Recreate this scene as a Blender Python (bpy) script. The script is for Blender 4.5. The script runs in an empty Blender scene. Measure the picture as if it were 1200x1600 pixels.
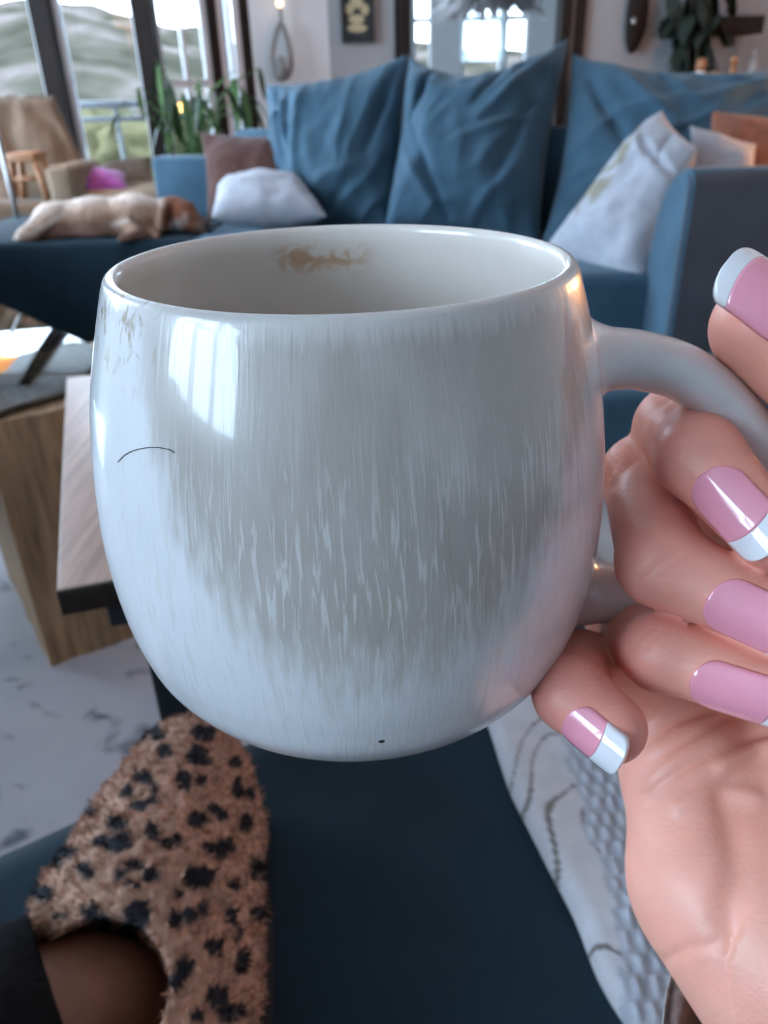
import bpy, bmesh, math, random
import numpy as np
from mathutils import Vector, Matrix, noise
random.seed(7)
rng = np.random.default_rng(11)
S = bpy.context.scene
COL = S.collection
pi = math.pi

# ------------------------------------------------------------------ camera, light, exposure
FPX = 1200.0
PITCH = math.radians(28.6)
ROLL = math.radians(-1.6)
EYE = np.array([0.0, 0.0, 0.92])
cam = bpy.data.cameras.new('camera')
camo = bpy.data.objects.new('camera', cam)
COL.objects.link(camo)
S.camera = camo
cam.sensor_fit = 'HORIZONTAL'
cam.sensor_width = 24.0
cam.lens = 24.0 * FPX / 1200.0
cam.clip_start = 0.005
cam.clip_end = 2000
camo.location = EYE
camo.rotation_euler = (Matrix.Rotation(pi / 2 - PITCH, 3, 'X') @ Matrix.Rotation(ROLL, 3, 'Z')).to_euler()
cam.dof.use_dof = True
cam.dof.focus_distance = 0.118
cam.dof.aperture_fstop = 24.0 / 0.95

S.view_settings.view_transform = 'Standard'
S.view_settings.look = 'None'
S.view_settings.gamma = 1.0
S.view_settings.use_curve_mapping = False
S.view_settings.exposure = 4.18
S.cycles.max_bounces = 10
S.cycles.diffuse_bounces = 5
S.cycles.caustics_reflective = False
S.cycles.caustics_refractive = False

W = bpy.data.worlds.new('sky')
S.world = W
W.use_nodes = True
_bg = W.node_tree.nodes['Background']
_bg.inputs[0].default_value = (0.61, 0.765, 1.0, 1)
_bg.inputs[1].default_value = 1.15


def portal(name, loc, rot, sx, sy):
    l = bpy.data.lights.new(name, 'AREA')
    l.shape = 'RECTANGLE'
    l.size = sx
    l.size_y = sy
    l.cycles.is_portal = True
    o = bpy.data.objects.new(name, l)
    COL.objects.link(o)
    o.location = loc
    o.rotation_euler = rot
    return o


portal('window_portal', (-2.63, -1.475, 1.8), (0, -pi / 2, 0), 1.4, 2.25)
portal('window_portal', (-2.63, 3.175, 1.28), (0, -pi / 2, 0), 2.25, 3.15)
portal('window_portal', (-1.9, 5.1, 1.3), (-pi / 2, 0, 0), 1.4, 2.0)

# ------------------------------------------------------------------ helpers: rays of the camera model used for measuring
_R = np.array((Matrix.Rotation(pi / 2 - PITCH, 3, 'X') @ Matrix.Rotation(ROLL, 3, 'Z')))


def ray(u, v):
    return _R @ np.array([(u - 600) / FPX, -(v - 800) / FPX, -1.0])


def at(u, v, d):
    return EYE + ray(u, v) * d


def onz(u, v, z):
    r = ray(u, v)
    return EYE + r * ((z - EYE[2]) / r[2])


def ony(u, v, y):
    r = ray(u, v)
    return EYE + r * (y / r[1])


def proj(p):
    q = (np.asarray(p, float) - EYE) @ _R
    return np.stack([600 + FPX * q[..., 0] / -q[..., 2], 800 - FPX * q[..., 1] / -q[..., 2], -q[..., 2]], -1)


# ------------------------------------------------------------------ materials
def M(name, col, rough=0.6, var=0.12, vs=15.0, bump=0.0, bs=150.0, metal=0.0, sheen=0.0, coat=0.0, sss=0.0,
      attr=None, spec=0.5, stretch=None, emit=None, es=0.0, bdist=0.002, trans=0.0):
    m = bpy.data.materials.new(name)
    m.use_nodes = True
    nt = m.node_tree
    N, L = nt.nodes, nt.links
    b = N['Principled BSDF']
    b.inputs['Roughness'].default_value = rough
    b.inputs['Metallic'].default_value = metal
    b.inputs['Specular IOR Level'].default_value = spec
    b.inputs['Sheen Weight'].default_value = sheen
    b.inputs['Coat Weight'].default_value = coat
    b.inputs['Coat Roughness'].default_value = 0.05
    b.inputs['Transmission Weight'].default_value = trans
    if sss:
        b.inputs['Subsurface Weight'].default_value = sss
        b.inputs['Subsurface Radius'].default_value = (1.0, 0.35, 0.2)
        b.inputs['Subsurface Scale'].default_value = 0.004
    tc = N.new('ShaderNodeTexCoord')
    mp = N.new('ShaderNodeMapping')
    L.new(tc.outputs['Object'], mp.inputs[0])
    if stretch:
        mp.inputs['Scale'].default_value = stretch
    nz = N.new('ShaderNodeTexNoise')
    nz.inputs['Scale'].default_value = vs
    nz.inputs['Detail'].default_value = 5
    L.new(mp.outputs[0], nz.inputs[0])
    mr = N.new('ShaderNodeMapRange')
    mr.inputs[1].default_value = 0.3
    mr.inputs[2].default_value = 0.7
    mr.inputs[3].default_value = 1 - var
    mr.inputs[4].default_value = 1 + var
    L.new(nz.outputs[0], mr.inputs[0])
    vm = N.new('ShaderNodeVectorMath')
    vm.operation = 'SCALE'
    if attr:
        a = N.new('ShaderNodeAttribute')
        a.attribute_name = attr
        L.new(a.outputs['Color'], vm.inputs[0])
    else:
        vm.inputs[0].default_value = col
    L.new(mr.outputs[0], vm.inputs['Scale'])
    L.new(vm.outputs[0], b.inputs['Base Color'])
    if bump:
        n2 = N.new('ShaderNodeTexNoise')
        n2.inputs['Scale'].default_value = bs
        n2.inputs['Detail'].default_value = 3
        L.new(mp.outputs[0], n2.inputs[0])
        bp = N.new('ShaderNodeBump')
        bp.inputs['Strength'].default_value = bump
        bp.inputs['Distance'].default_value = bdist
        L.new(n2.outputs[0], bp.inputs['Height'])
        L.new(bp.outputs[0], b.inputs['Normal'])
    if emit:
        b.inputs['Emission Color'].default_value = (*emit, 1)
        b.inputs['Emission Strength'].default_value = es
    return m


def glass_pane(name, tint=(0.97, 1, 0.99)):
    m = bpy.data.materials.new(name)
    m.use_nodes = True
    nt = m.node_tree
    N, L = nt.nodes, nt.links
    N.remove(N['Principled BSDF'])
    out = N['Material Output']
    t = N.new('ShaderNodeBsdfTransparent')
    t.inputs[0].default_value = (*tint, 1)
    g = N.new('ShaderNodeBsdfGlossy')
    g.inputs['Roughness'].default_value = 0.02
    f = N.new('ShaderNodeFresnel')
    f.inputs[0].default_value = 1.3
    mx = N.new('ShaderNodeMixShader')
    L.new(f.outputs[0], mx.inputs[0])
    L.new(t.outputs[0], mx.inputs[1])
    L.new(g.outputs[0], mx.inputs[2])
    L.new(mx.outputs[0], out.inputs[0])
    return m


MAT = dict(
    wall=M('wall_paint', (0.33, 0.325, 0.325), 0.85, 0.04, 3, 0.1, 300),
    wall_w=M('wall_paint_white', (0.75, 0.79, 0.81), 0.8, 0.03, 3, 0.1, 300),
    ceil=M('ceiling_paint', (0.75, 0.75, 0.75), 0.9, 0.02, 3),
    floor=M('floor_stone', (0.30, 0.28, 0.27), 0.5, 0.15, 6),
    darkwood=M('dark_frame_wood', (0.018, 0.012, 0.010), 0.6, 0.3, 8, 0.1, 60, stretch=(8, 8, 0.6), spec=0.15),
    white=M('white_frame', (0.75, 0.75, 0.78), 0.4, 0.03),
    pane=glass_pane('window_glass'),
    blue=M('blue_upholstery', (0.042, 0.090, 0.130), 0.75, 0.16, 9, 0.25, 700, sheen=0.15, spec=0.12),
    navy_and_shaded_blue=M('navy_and_shaded_blue_upholstery', (0.011, 0.027, 0.040), 0.8, 0.16, 9, 0.25, 900, sheen=0.08, spec=0.12),  # navy, also used as a shaded tone of the blue fabric
    shaded_grey=M('shaded_grey_upholstery', (0.085, 0.085, 0.10), 0.85, 0.12, 9, 0.2, 700, sheen=0.2, spec=0.12),
    wool=M('white_cushion_cloth', (0.66, 0.68, 0.74), 0.85, 0.06, 30, 0.3, 400, sheen=0.2, attr='col', spec=0.12),
    rust=M('rust_cloth', (0.23, 0.085, 0.05), 0.85, 0.12, 40, 0.4, 400, sheen=0.2, spec=0.12),
    brown=M('brown_cloth', (0.075, 0.030, 0.022), 0.85, 0.15, 40, 0.4, 300, sheen=0.2, spec=0.12),
    purple=M('purple_cloth', (0.30, 0.06, 0.27), 0.8, 0.15, 30, 0.4, 300, sheen=0.3, spec=0.12),
    tan=M('tan_throw_cloth', (0.17, 0.115, 0.075), 0.9, 0.2, 10, 0.4, 250, sheen=0.2, spec=0.12),
    beige=M('beige_cloth', (0.27, 0.20, 0.14), 0.9, 0.15, 10, 0.4, 250, spec=0.12),
    taupe=M('taupe_cloth', (0.20, 0.16, 0.13), 0.9, 0.15, 10, 0.4, 250, spec=0.12),
    oak=M('orange_oak', (0.36, 0.17, 0.08), 0.5, 0.25, 12, 0.15, 80, stretch=(1, 1, 8)),
    ash=M('pale_table_wood', (0.42, 0.285, 0.23), 0.45, 0.22, 14, 0.12, 60, stretch=(14, 0.8, 4)),
    drift=M('driftwood', (0.33, 0.20, 0.105), 0.7, 0.45, 9, 0.6, 30, stretch=(7, 7, 0.7), bdist=0.004),
    black=M('black_metal', (0.012, 0.014, 0.018), 0.45, 0.2, 20),
    steel=M('brushed_steel', (0.45, 0.43, 0.42), 0.35, 0.1, 20, metal=1.0),
    leaf=M('leaf_green', (0.065, 0.15, 0.035), 0.5, 0.35, 25),
    leafmid=M('leaf_deep_green', (0.022, 0.05, 0.02), 0.5, 0.35, 25),
    darkleaf=M('dark_leaf', (0.012, 0.022, 0.014), 0.55, 0.4, 25),
    pot=M('pot_clay', (0.30, 0.28, 0.26), 0.7, 0.15, 12),
    gold=M('gold_print', (0.42, 0.34, 0.20), 0.5, 0.2, 30),
    blackprint=M('black_print', (0.02, 0.02, 0.022), 0.4, 0.2, 30),
    rope=M('grey_rope', (0.23, 0.22, 0.21), 0.8, 0.2, 60, 0.4, 200),
    lampshade=M('lamp_shade', (0.8, 0.62, 0.42), 0.9, 0.05, emit=(1.0, 0.42, 0.13), es=0.22),
    bulb=M('bulb_glow', (1, 0.8, 0.6), 0.4, 0.01, emit=(1.0, 0.62, 0.3), es=0.25),
    feather=M('feather_grey', (0.5, 0.47, 0.46), 0.9, 0.2, 30),
    curtain=M('sheer_curtain', (0.75, 0.78, 0.78), 0.9, 0.06, 20, trans=0.0),
)

# ------------------------------------------------------------------ mesh helpers
def link(o, parent=None):
    COL.objects.link(o)
    if parent is not None:
        o.parent = parent
        o.matrix_parent_inverse = Matrix.Translation(parent.location).inverted() if parent.type == 'EMPTY' else parent.matrix_basis.inverted()
    return o


def tag(o, label=None, cat=None, group=None, kind=None):
    if label: o['label'] = label
    if cat: o['category'] = cat
    if group: o['group'] = group
    if kind: o['kind'] = kind
    return o


def thing(name, loc, label, cat, group=None):
    o = bpy.data.objects.new(name, None)
    o.empty_display_size = 0.05
    COL.objects.link(o)
    o.location = loc
    return tag(o, label, cat, group)


def mesh(name, V, F, mat, parent=None, smooth=True, col=None, uv=None):
    """world-space verts; origin moved to the base centre of the piece"""
    V = np.asarray(V, float)
    c = np.array([V[:, 0].mean(), V[:, 1].mean(), V[:, 2].min()])
    me = bpy.data.meshes.new(name)
    me.from_pydata((V - c).tolist(), [], [tuple(int(i) for i in f) for f in F])
    me.polygons.foreach_set('use_smooth', [smooth] * len(me.polygons))
    if col is not None:
        a = me.color_attributes.new('col', 'FLOAT_COLOR', 'POINT')
        cc = np.ones((len(V), 4), np.float32)
        cc[:, :3] = col
        a.data.foreach_set('color', cc.ravel())
    if uv is not None:
        l = me.uv_layers.new(name='UVMap')
        idx = np.zeros(len(me.loops), np.int32)
        me.loops.foreach_get('vertex_index', idx)
        l.data.foreach_set('uv', np.asarray(uv, np.float32)[idx].ravel())
    if mat: me.materials.append(mat)
    me.update()
    o = bpy.data.objects.new(name, me)
    o.location = c
    COL.objects.link(o)
    if parent is not None:
        o.parent = parent
        pl = Vector((0, 0, 0))
        q = parent
        while q is not None:
            pl = pl + q.location
            q = q.parent
        o.location = Vector(c) - pl
    return o


def bm_mesh(name, bm, mat, parent=None, smooth=False):
    bm.normal_update()
    V = [v.co.copy() for v in bm.verts]
    bm.verts.index_update()
    F = [[v.index for v in f.verts] for f in bm.faces]
    bm.free()
    return mesh(name, [tuple(v) for v in V], F, mat, parent, smooth)


def box(name, lo, hi, mat, parent=None, r=0.0, rotz=0.0, piv=None, seg=3, smooth=None):
    bm = bmesh.new()
    bmesh.ops.create_cube(bm, size=1)
    lo, hi = Vector(lo), Vector(hi)
    for v in bm.verts:
        v.co = Vector(((v.co.x + .5) * (hi.x - lo.x) + lo.x, (v.co.y + .5) * (hi.y - lo.y) + lo.y, (v.co.z + .5) * (hi.z - lo.z) + lo.z))
    if r > 0:
        bmesh.ops.bevel(bm, geom=list(bm.edges), offset=r, segments=seg, affect='EDGES', profile=0.5)
    if rotz:
        p = Vector(piv) if piv is not None else (lo + hi) / 2
        bmesh.ops.rotate(bm, verts=bm.verts, cent=p, matrix=Matrix.Rotation(rotz, 3, 'Z'))
    return bm_mesh(name, bm, mat, parent, (r > 0) if smooth is None else smooth)


def prism(name, poly, z0, z1, mat, parent=None, r=0.0, seg=3, noise_amp=0.0):
    """vertical prism over a ccw xy polygon, bevelled"""
    bm = bmesh.new()
    n = len(poly)
    a = [bm.verts.new((x, y, z0)) for x, y in poly]
    b = [bm.verts.new((x, y, z1)) for x, y in poly]
    bm.faces.new(a[::-1])
    bm.faces.new(b)
    for i in range(n):
        bm.faces.new((a[i], a[(i + 1) % n], b[(i + 1) % n], b[i]))
    if r:
        bmesh.ops.bevel(bm, geom=list(bm.edges), offset=r, segments=seg, affect='EDGES', profile=0.5)
    return bm_mesh(name, bm, mat, parent, r > 0)


def catmull(P, n):
    P = np.asarray(P, float)
    Q = np.vstack([2 * P[0] - P[1], P, 2 * P[-1] - P[-2]])
    out = []
    m = len(P) - 1
    for t in np.linspace(0, m, n):
        i = min(int(t), m - 1)
        f = t - i
        p0, p1, p2, p3 = Q[i:i + 4]
        out.append(0.5 * (2 * p1 + (p2 - p0) * f + (2 * p0 - 5 * p1 + 4 * p2 - p3) * f * f + (3 * p1 - p0 - 3 * p2 + p3) * f ** 3))
    return np.array(out)


def tube_data(path, rad, seg=12, caps=True, up=None, aspect=1.0):
    path = np.asarray(path, float)
    n = len(path)
    rad = np.broadcast_to(np.asarray(rad, float), (n,))
    T = np.gradient(path, axis=0)
    T /= np.linalg.norm(T, axis=1)[:, None] + 1e-12
    u = np.array(up if up is not None else ([0, 0, 1.0] if abs(T[0][2]) < .9 else [1.0, 0, 0]))
    V = []
    for i in range(n):
        u = u - T[i] * (u @ T[i])
        u /= np.linalg.norm(u)
        w = np.cross(T[i], u)
        for k in range(seg):
            a = 2 * pi * k / seg
            V.append(path[i] + rad[i] * (math.cos(a) * u * aspect + math.sin(a) * w))
    F = []
    for i in range(n - 1):
        for k in range(seg):
            k2 = (k + 1) % seg
            F.append((i * seg + k, i * seg + k2, (i + 1) * seg + k2, (i + 1) * seg + k))
    if caps:
        F.append(tuple(range(seg))[::-1])
        F.append(tuple((n - 1) * seg + k for k in range(seg)))
    return np.array(V), F


def tube(name, path, rad, mat, parent=None, seg=12, **k):
    V, F = tube_data(path, rad, seg, **k)
    return mesh(name, V, F, mat, parent)


def lathe_data(prof, seg=48, c=(0, 0, 0)):
    V, F = [], []
    n = len(prof)
    for r, z in prof:
        for k in range(seg):
            a = 2 * pi * k / seg
            V.append((c[0] + r * math.cos(a), c[1] + r * math.sin(a), c[2] + z))
    for i in range(n - 1):
        for k in range(seg):
            k2 = (k + 1) % seg
            F.append((i * seg + k, i * seg + k2, (i + 1) * seg + k2, (i + 1) * seg + k))
    F.append(tuple(range(seg))[::-1])
    F.append(tuple((n - 1) * seg + k for k in range(seg)))
    return V, F


def fbm(p, s, o=3):
    return noise.fractal(Vector(p) * s, 1.0, 2.0, o)


def pillow(name, C4, t, mat, parent=None, n=44, pinch=0.07, wr=0.01, ws=9.0, seed=0, col=None, ridge=None, lean=0.0, pinchy=None, fold=0.0, fdir=(0.8, 0.6)):
    """soft cushion spanned by four world corners TL,TR,BR,BL with thickness t"""
    TL, TR, BR, BL = [np.asarray(c, float) for c in C4]
    nrm = np.cross(TR - TL, BL - TL)
    nrm /= np.linalg.norm(nrm)
    if nrm @ (EYE - TL) < 0: nrm = -nrm
    V = []
    info = []
    for side in (1, -1):
        for j in range(n + 1):
            for i in range(n + 1):
                x = -1 + 2 * i / n
                y = -1 + 2 * j / n
                X = math.copysign(1 - (1 - abs(x)) ** 1.25, x)
                Y = math.copysign(1 - (1 - abs(y)) ** 1.25, y)
                px = X * (1 - pinch * (1 - Y * Y))
                py = Y * (1 - (pinch if pinchy is None or Y > 0 else pinchy) * (1 - X * X))
                a, b = (px + 1) / 2, (py + 1) / 2
                p = (TL * (1 - a) + TR * a) * (1 - b) + (BL * (1 - a) + BR * a) * b
                h = max(0.0, (1 - abs(X) ** 2.6) * (1 - abs(Y) ** 2.6)) ** 0.55
                edge = min(1.0, 2.2 * h)
                q = p + seed * 7.3
                d = wr * fbm(q, ws) * edge
                if fold and side == 1:
                    fx, fy = X * fdir[0] + Y * fdir[1], -X * fdir[1] + Y * fdir[0]
                    f0 = noise.noise(Vector((fx * .8 + seed, fy * 2.6 + .8 * noise.noise(Vector((X * 1.5, Y * 1.5, seed))), seed * 3.1)))
                    f1 = noise.noise(Vector((X * 3.4 + seed, Y * 1.0, seed * 1.7)))
                    d += fold * ((1 - abs(f0)) ** 3 - .45) * edge + fold * .6 * ((1 - abs(f1)) ** 4 - .3) * edge * max(0, -Y)
                if ridge and side == 1:
                    d += ridge(X, Y) * edge
                p = p + nrm * (side * (t * h + d) + lean * h)
                V.append(p)
                info.append((X, Y, side))
    F = []
    m = (n + 1)
    for s in range(2):
        o = s * m * m
        for j in range(n):
            for i in range(n):
                f = (o + j * m + i, o + j * m + i + 1, o + (j + 1) * m + i + 1, o + (j + 1) * m + i)
                F.append(f if s == 1 else f[::-1])
    # stitch the rims
    def rim():
        for i in range(n): yield 0 * m + i, 0 * m + i + 1
        for j in range(n): yield j * m + n, (j + 1) * m + n
        for i in range(n, 0, -1): yield n * m + i, n * m + i - 1
        for j in range(n, 0, -1): yield j * m, (j - 1) * m
    for a, b in rim():
        F.append((a, b, m * m + b, m * m + a))
    cc = None
    if col is not None:
        cc = np.array([col(*i) for i in info])
    o = mesh(name, V, F, mat, parent, True, cc)
    bm = bmesh.new()
    bm.from_mesh(o.data)
    bmesh.ops.remove_doubles(bm, verts=bm.verts, dist=1e-5)
    bmesh.ops.recalc_face_normals(bm, faces=bm.faces)
    bm.to_mesh(o.data)
    bm.free()
    return o


# ---- signed-distance modelling: field sampled on a grid, skinned with surface nets
def surface_nets(Fv, org, h):
    s = Fv < 0
    nx, ny, nz = Fv.shape
    c = [Fv[i:nx - 1 + i, j:ny - 1 + j, k:nz - 1 + k] for i in (0, 1) for j in (0, 1) for k in (0, 1)]
    cs = sum((a < 0).astype(np.int8) for a in c)
    act = (cs > 0) & (cs < 8)
    I = np.argwhere(act)
    vals = np.stack([a[act] for a in c], 1)
    corner = np.array([(i, j, k) for i in (0, 1) for j in (0, 1) for k in (0, 1)], float)
    acc = np.zeros((len(I), 3))
    cnt = np.zeros(len(I))
    for a in range(8):
        for b in range(a + 1, 8):
            if np.abs(corner[a] - corner[b]).sum() != 1: continue
            va, vb = vals[:, a], vals[:, b]
            m = (va < 0) != (vb < 0)
            t = np.where(m, va / np.where(m, va - vb, 1), 0)
            p = corner[a] + t[:, None] * (corner[b] - corner[a])
            acc += np.where(m[:, None], p, 0)
            cnt += m
    V = org + (I + acc / cnt[:, None]) * h
    ids = -np.ones(act.shape, np.int64)
    ids[act] = np.arange(len(I))
    F = []
    for ax in range(3):
        sl0 = [slice(None)] * 3
        sl1 = [slice(None)] * 3
        sl0[ax] = slice(0, -1)
        sl1[ax] = slice(1, None)
        a, b = s[tuple(sl0)], s[tuple(sl1)]
        ch = a != b
        o1, o2 = (ax + 1) % 3, (ax + 2) % 3
        E = np.argwhere(ch)
        ok = (E[:, o1] > 0) & (E[:, o2] > 0) & (E[:, o1] < Fv.shape[o1] - 1) & (E[:, o2] < Fv.shape[o2] - 1)
        E = E[ok]
        inside = a[tuple(E.T)]
        def idx(d1, d2):
            q = E.copy()
            q[:, o1] += d1
            q[:, o2] += d2
            return ids[tuple(q.T)]
        q = np.stack([idx(-1, -1), idx(0, -1), idx(0, 0), idx(-1, 0)], 1)
        q = np.where(inside[:, None], q, q[:, ::-1])
        F.append(q)
    return V, np.vstack(F)


def cap(G, a, b, ra, rb):
    a, b = np.asarray(a, np.float32), np.asarray(b, np.float32)
    ab = b - a
    L2 = float(ab @ ab) + 1e-12
    t = ((G[0] - a[0]) * ab[0] + (G[1] - a[1]) * ab[1] + (G[2] - a[2]) * ab[2]) / L2
    np.clip(t, 0, 1, out=t)
    d = (G[0] - a[0] - t * ab[0]) ** 2 + (G[1] - a[1] - t * ab[1]) ** 2 + (G[2] - a[2] - t * ab[2]) ** 2
    return np.sqrt(d) - (ra + t * (rb - ra))


def smin(a, b, k):
    h = np.clip(0.5 + 0.5 * (b - a) / k, 0, 1)
    return b + (a - b) * h - k * h * (1 - h)


def grid(lo, hi, h):
    ax = [np.arange(lo[i], hi[i] + h, h, dtype=np.float32) for i in range(3)]
    return (ax[0][:, None, None], ax[1][None, :, None], ax[2][None, None, :]), np.array(lo, float)

# ------------------------------------------------------------------ the room
def seg_poly(p0, p1, th):
    p0, p1 = np.array(p0, float), np.array(p1, float)
    d = (p1 - p0) / np.linalg.norm(p1 - p0)
    n = np.array([-d[1], d[0]]) * th
    return [tuple(p0), tuple(p1), tuple(p1 + n), tuple(p0 + n)]


def multi_prism(name, items, mat, parent=None):
    bm = bmesh.new()
    for poly, z0, z1 in items:
        a = [bm.verts.new((x, y, z0)) for x, y in poly]
        b = [bm.verts.new((x, y, z1)) for x, y in poly]
        n = len(poly)
        bm.faces.new(a[::-1])
        bm.faces.new(b)
        for i in range(n):
            bm.faces.new((a[i], a[(i + 1) % n], b[(i + 1) % n], b[i]))
    bmesh.ops.recalc_face_normals(bm, faces=bm.faces)
    return bm_mesh(name, bm, mat, parent)


def struct(o):
    o['kind'] = 'structure'
    return o


ZC = 2.55
struct(box('floor', (-2.9, -3.2, -0.06), (3.5, 9.3, 0.0), MAT['floor']))
struct(box('ceiling', (-2.9, -3.2, ZC), (3.5, 9.3, ZC + 0.08), MAT['ceil']))
# left wall with the window beside the viewer
LW = (-2.6, -0.35, 1.10, 2.5)
LV = (1.60, 4.75, 0.15, 2.4)
def lw(y0, y1): return [(-2.8, y0), (-2.65, y0), (-2.65, y1), (-2.8, y1)]
struct(multi_prism('wall_left', [
    (lw(-3.1, LW[0]), 0, ZC), (lw(LW[1], LV[0]), 0, ZC), (lw(LV[1], 5.2), 0, ZC),
    (lw(LW[0], LW[1]), 0, LW[2]), (lw(LW[0], LW[1]), LW[3], ZC), (lw(LV[0], LV[1]), 0, LV[2]), (lw(LV[0], LV[1]), LV[3], ZC)], MAT['wall_w']))
struct(box('wall_right', (3.3, -3.1, 0), (3.45, 9.3, ZC), MAT['wall_w']))
struct(box('wall_front', (-2.8, -3.15, 0), (3.45, -3.0, ZC), MAT['wall_w']))


def window(name, segs, z0, z1, fm, frame_w=0.05, th=0.05, off=0.05, bars=()):
    """segs: list of (p0,p1) opening pieces; each gets a frame and a pane"""
    e = bpy.data.objects.new(name, None)
    COL.objects.link(e)
    e.location = (segs[0][0][0], segs[0][0][1], z0)
    e['kind'] = 'structure'
    for p0, p1 in segs:
        p0, p1 = np.array(p0, float), np.array(p1, float)
        d = (p1 - p0) / np.linalg.norm(p1 - p0)
        L = np.linalg.norm(p1 - p0)
        n = np.array([-d[1], d[0]])
        a = p0 + n * off
        def P(s): return a + d * s
        items = [(seg_poly(P(0), P(frame_w), th), z0, z1), (seg_poly(P(L - frame_w), P(L), th), z0, z1),
                 (seg_poly(P(frame_w), P(L - frame_w), th), z0, z0 + frame_w), (seg_poly(P(frame_w), P(L - frame_w), th), z1 - frame_w, z1)]
        for b in bars:
            if b[0] == 'h': items.append((seg_poly(P(frame_w), P(L - frame_w), th), b[1], b[1] + b[2]))
            else: items.append((seg_poly(P(L * b[1]), P(L * b[1] + b[2]), th), z0 + frame_w, z1 - frame_w))
        multi_prism('window_frame', items, fm, e)
        q0 = P(frame_w) + n * th * .4
        q1 = P(L - frame_w) + n * th * .4
        multi_prism('pane', [(seg_poly(q0, q1, 0.006), z0 + frame_w, z1 - frame_w)], MAT['pane'], e)
    return e


window('window_1', [((-2.65, -2.6), (-2.65, -1.69)), ((-2.65, -1.66), (-2.65, -1.04)), ((-2.65, -1.01), (-2.65, -0.35))], LW[2], LW[3], MAT['white'], 0.05, bars=(('h', 1.9, 0.04),))
_ys = [1.60, 2.65, 3.70, 4.75]
window('window_7', [((-2.65, _ys[k] + (.05 if k else 0)), (-2.65, _ys[k + 1] - (.05 if k < 2 else 0))) for k in range(3)], LV[2], LV[3], MAT['white'], 0.05)
for y_ in _ys[1:3]:
    multi_prism('post', [(lw(y_ - .05, y_ + .05), LV[2], LV[3])], MAT['darkwood'], bpy.data.objects['window_7'])

# window wall A (faces the viewer) and bay side B
ZS, ZT = 0.35, 2.3
A0, A1, A2, A3 = (-2.65, 5.0), (-2.50, 5.0), (-1.80, 5.0), (-1.235, 5.0)
B3 = (-0.705, 5.32)
struct(multi_prism('wall_window', [
    (seg_poly(A0, A3, 0.16), 0, ZS), (seg_poly(A0, A3, 0.16), ZT, ZC), (seg_poly(A0, A1, 0.16), ZS, ZT),
    (seg_poly(A3, B3, 0.12), 0, ZS), (seg_poly(A3, B3, 0.12), ZT, ZC)], MAT['wall_w']))
window('window_2', [((-2.50, 5.0), (-1.845, 5.0)), ((-1.755, 5.0), (-1.285, 5.0))], ZS, ZT, MAT['white'], 0.04, 0.05, 0.06)
multi_prism('post', [(seg_poly((-1.845, 4.97), (-1.745, 4.97), 0.16), 0.0, ZC)], MAT['darkwood'], bpy.data.objects['window_2'])
multi_prism('post', [(seg_poly((-1.29, 4.96), (-1.19, 4.96), 0.16), 0.0, ZC)], MAT['darkwood'], bpy.data.objects['window_2'])
def onB(t): return (A3[0] + (B3[0] - A3[0]) * t, A3[1] + (B3[1] - A3[1]) * t)
window('window_3', [(onB(0.06), onB(0.60)), (onB(0.68), onB(0.92))], ZS, ZT, MAT['white'], 0.04, 0.04, 0.03, bars=(('h', 0.98, 0.035), ('v', 0.5, 0.02)))
multi_prism('post', [(seg_poly(onB(0.60), onB(0.68), 0.10), 0, ZC)], MAT['darkwood'], bpy.data.objects['window_3'])
multi_prism('post', [(seg_poly(onB(0.93), onB(1.0), 0.10), 0, ZC)], MAT['darkwood'], bpy.data.objects['window_3'])
# white return wall and grey back wall with the doorway
struct(multi_prism('wall_return', [(seg_poly((-0.705, 5.32), (-0.255, 5.5), 0.12), 0, ZC)], MAT['wall_w']))
DX0, DX1, ZD = 0.235, 1.16, 2.1
struct(multi_prism('wall_back', [
    (seg_poly((-0.255, 5.5), (DX0, 5.5), 0.12), 0, ZC), (seg_poly((DX1, 5.5), (3.3, 5.5), 0.12), 0, ZC),
    (seg_poly((DX0, 5.5), (DX1, 5.5), 0.12), ZD, ZC)], MAT['wall']))
struct(multi_prism('trim_1', [(seg_poly((DX0 - 0.09, 5.47), (DX0 - 0.055, 5.47), 0.03), 0, ZD + .08), (seg_poly((DX0 - 0.04, 5.46), (DX0 + 0.01, 5.46), 0.2), 0, ZD + .08)], MAT['darkwood']))
struct(multi_prism('trim_2', [(seg_poly((DX1 - 0.005, 5.46), (DX1 + 0.055, 5.46), 0.2), 0, ZD + .08), (seg_poly((DX1 + 0.085, 5.47), (DX1 + 0.14, 5.47), 0.03), 0, ZD + .08)], MAT['darkwood']))
struct(multi_prism('trim_3', [(seg_poly((DX0 - 0.04, 5.47), (DX1 + 0.12, 5.47), 0.14), ZD, ZD + .09)], MAT['darkwood']))
# the room beyond: far wall with its windows
YF = 9.0
def xr(u): return ony(u, 90, YF)[0]
zf = 0.92
ops = [(xr(646), xr(674)), (xr(722), xr(783)), (xr(789), xr(823))]
items = []
edges = [-0.9] + [e for o_ in ops for e in o_] + [3.3]
for k in range(0, len(edges), 2):
    items.append((seg_poly((edges[k], YF), (edges[k + 1], YF), 0.12), 0, ZC))
for a, b in ops:
    items.append((seg_poly((a, YF), (b, YF), 0.12), 0, zf - 0.05))
    items.append((seg_poly((a, YF), (b, YF), 0.12), 2.15, ZC))
struct(multi_prism('wall_far', items, MAT['wall']))
struct(multi_prism('wall_far_side', [(seg_poly((-0.9, 9.1), (-0.9, 8.4), 0.1), 0, ZC), (seg_poly((-0.9, 6.3), (-0.9, 5.5), 0.1), 0, ZC), (seg_poly((-0.9, 8.4), (-0.9, 6.3), 0.1), 0, .5), (seg_poly((-0.9, 8.4), (-0.9, 6.3), 0.1), 2.2, ZC)], MAT['wall']))
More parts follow.
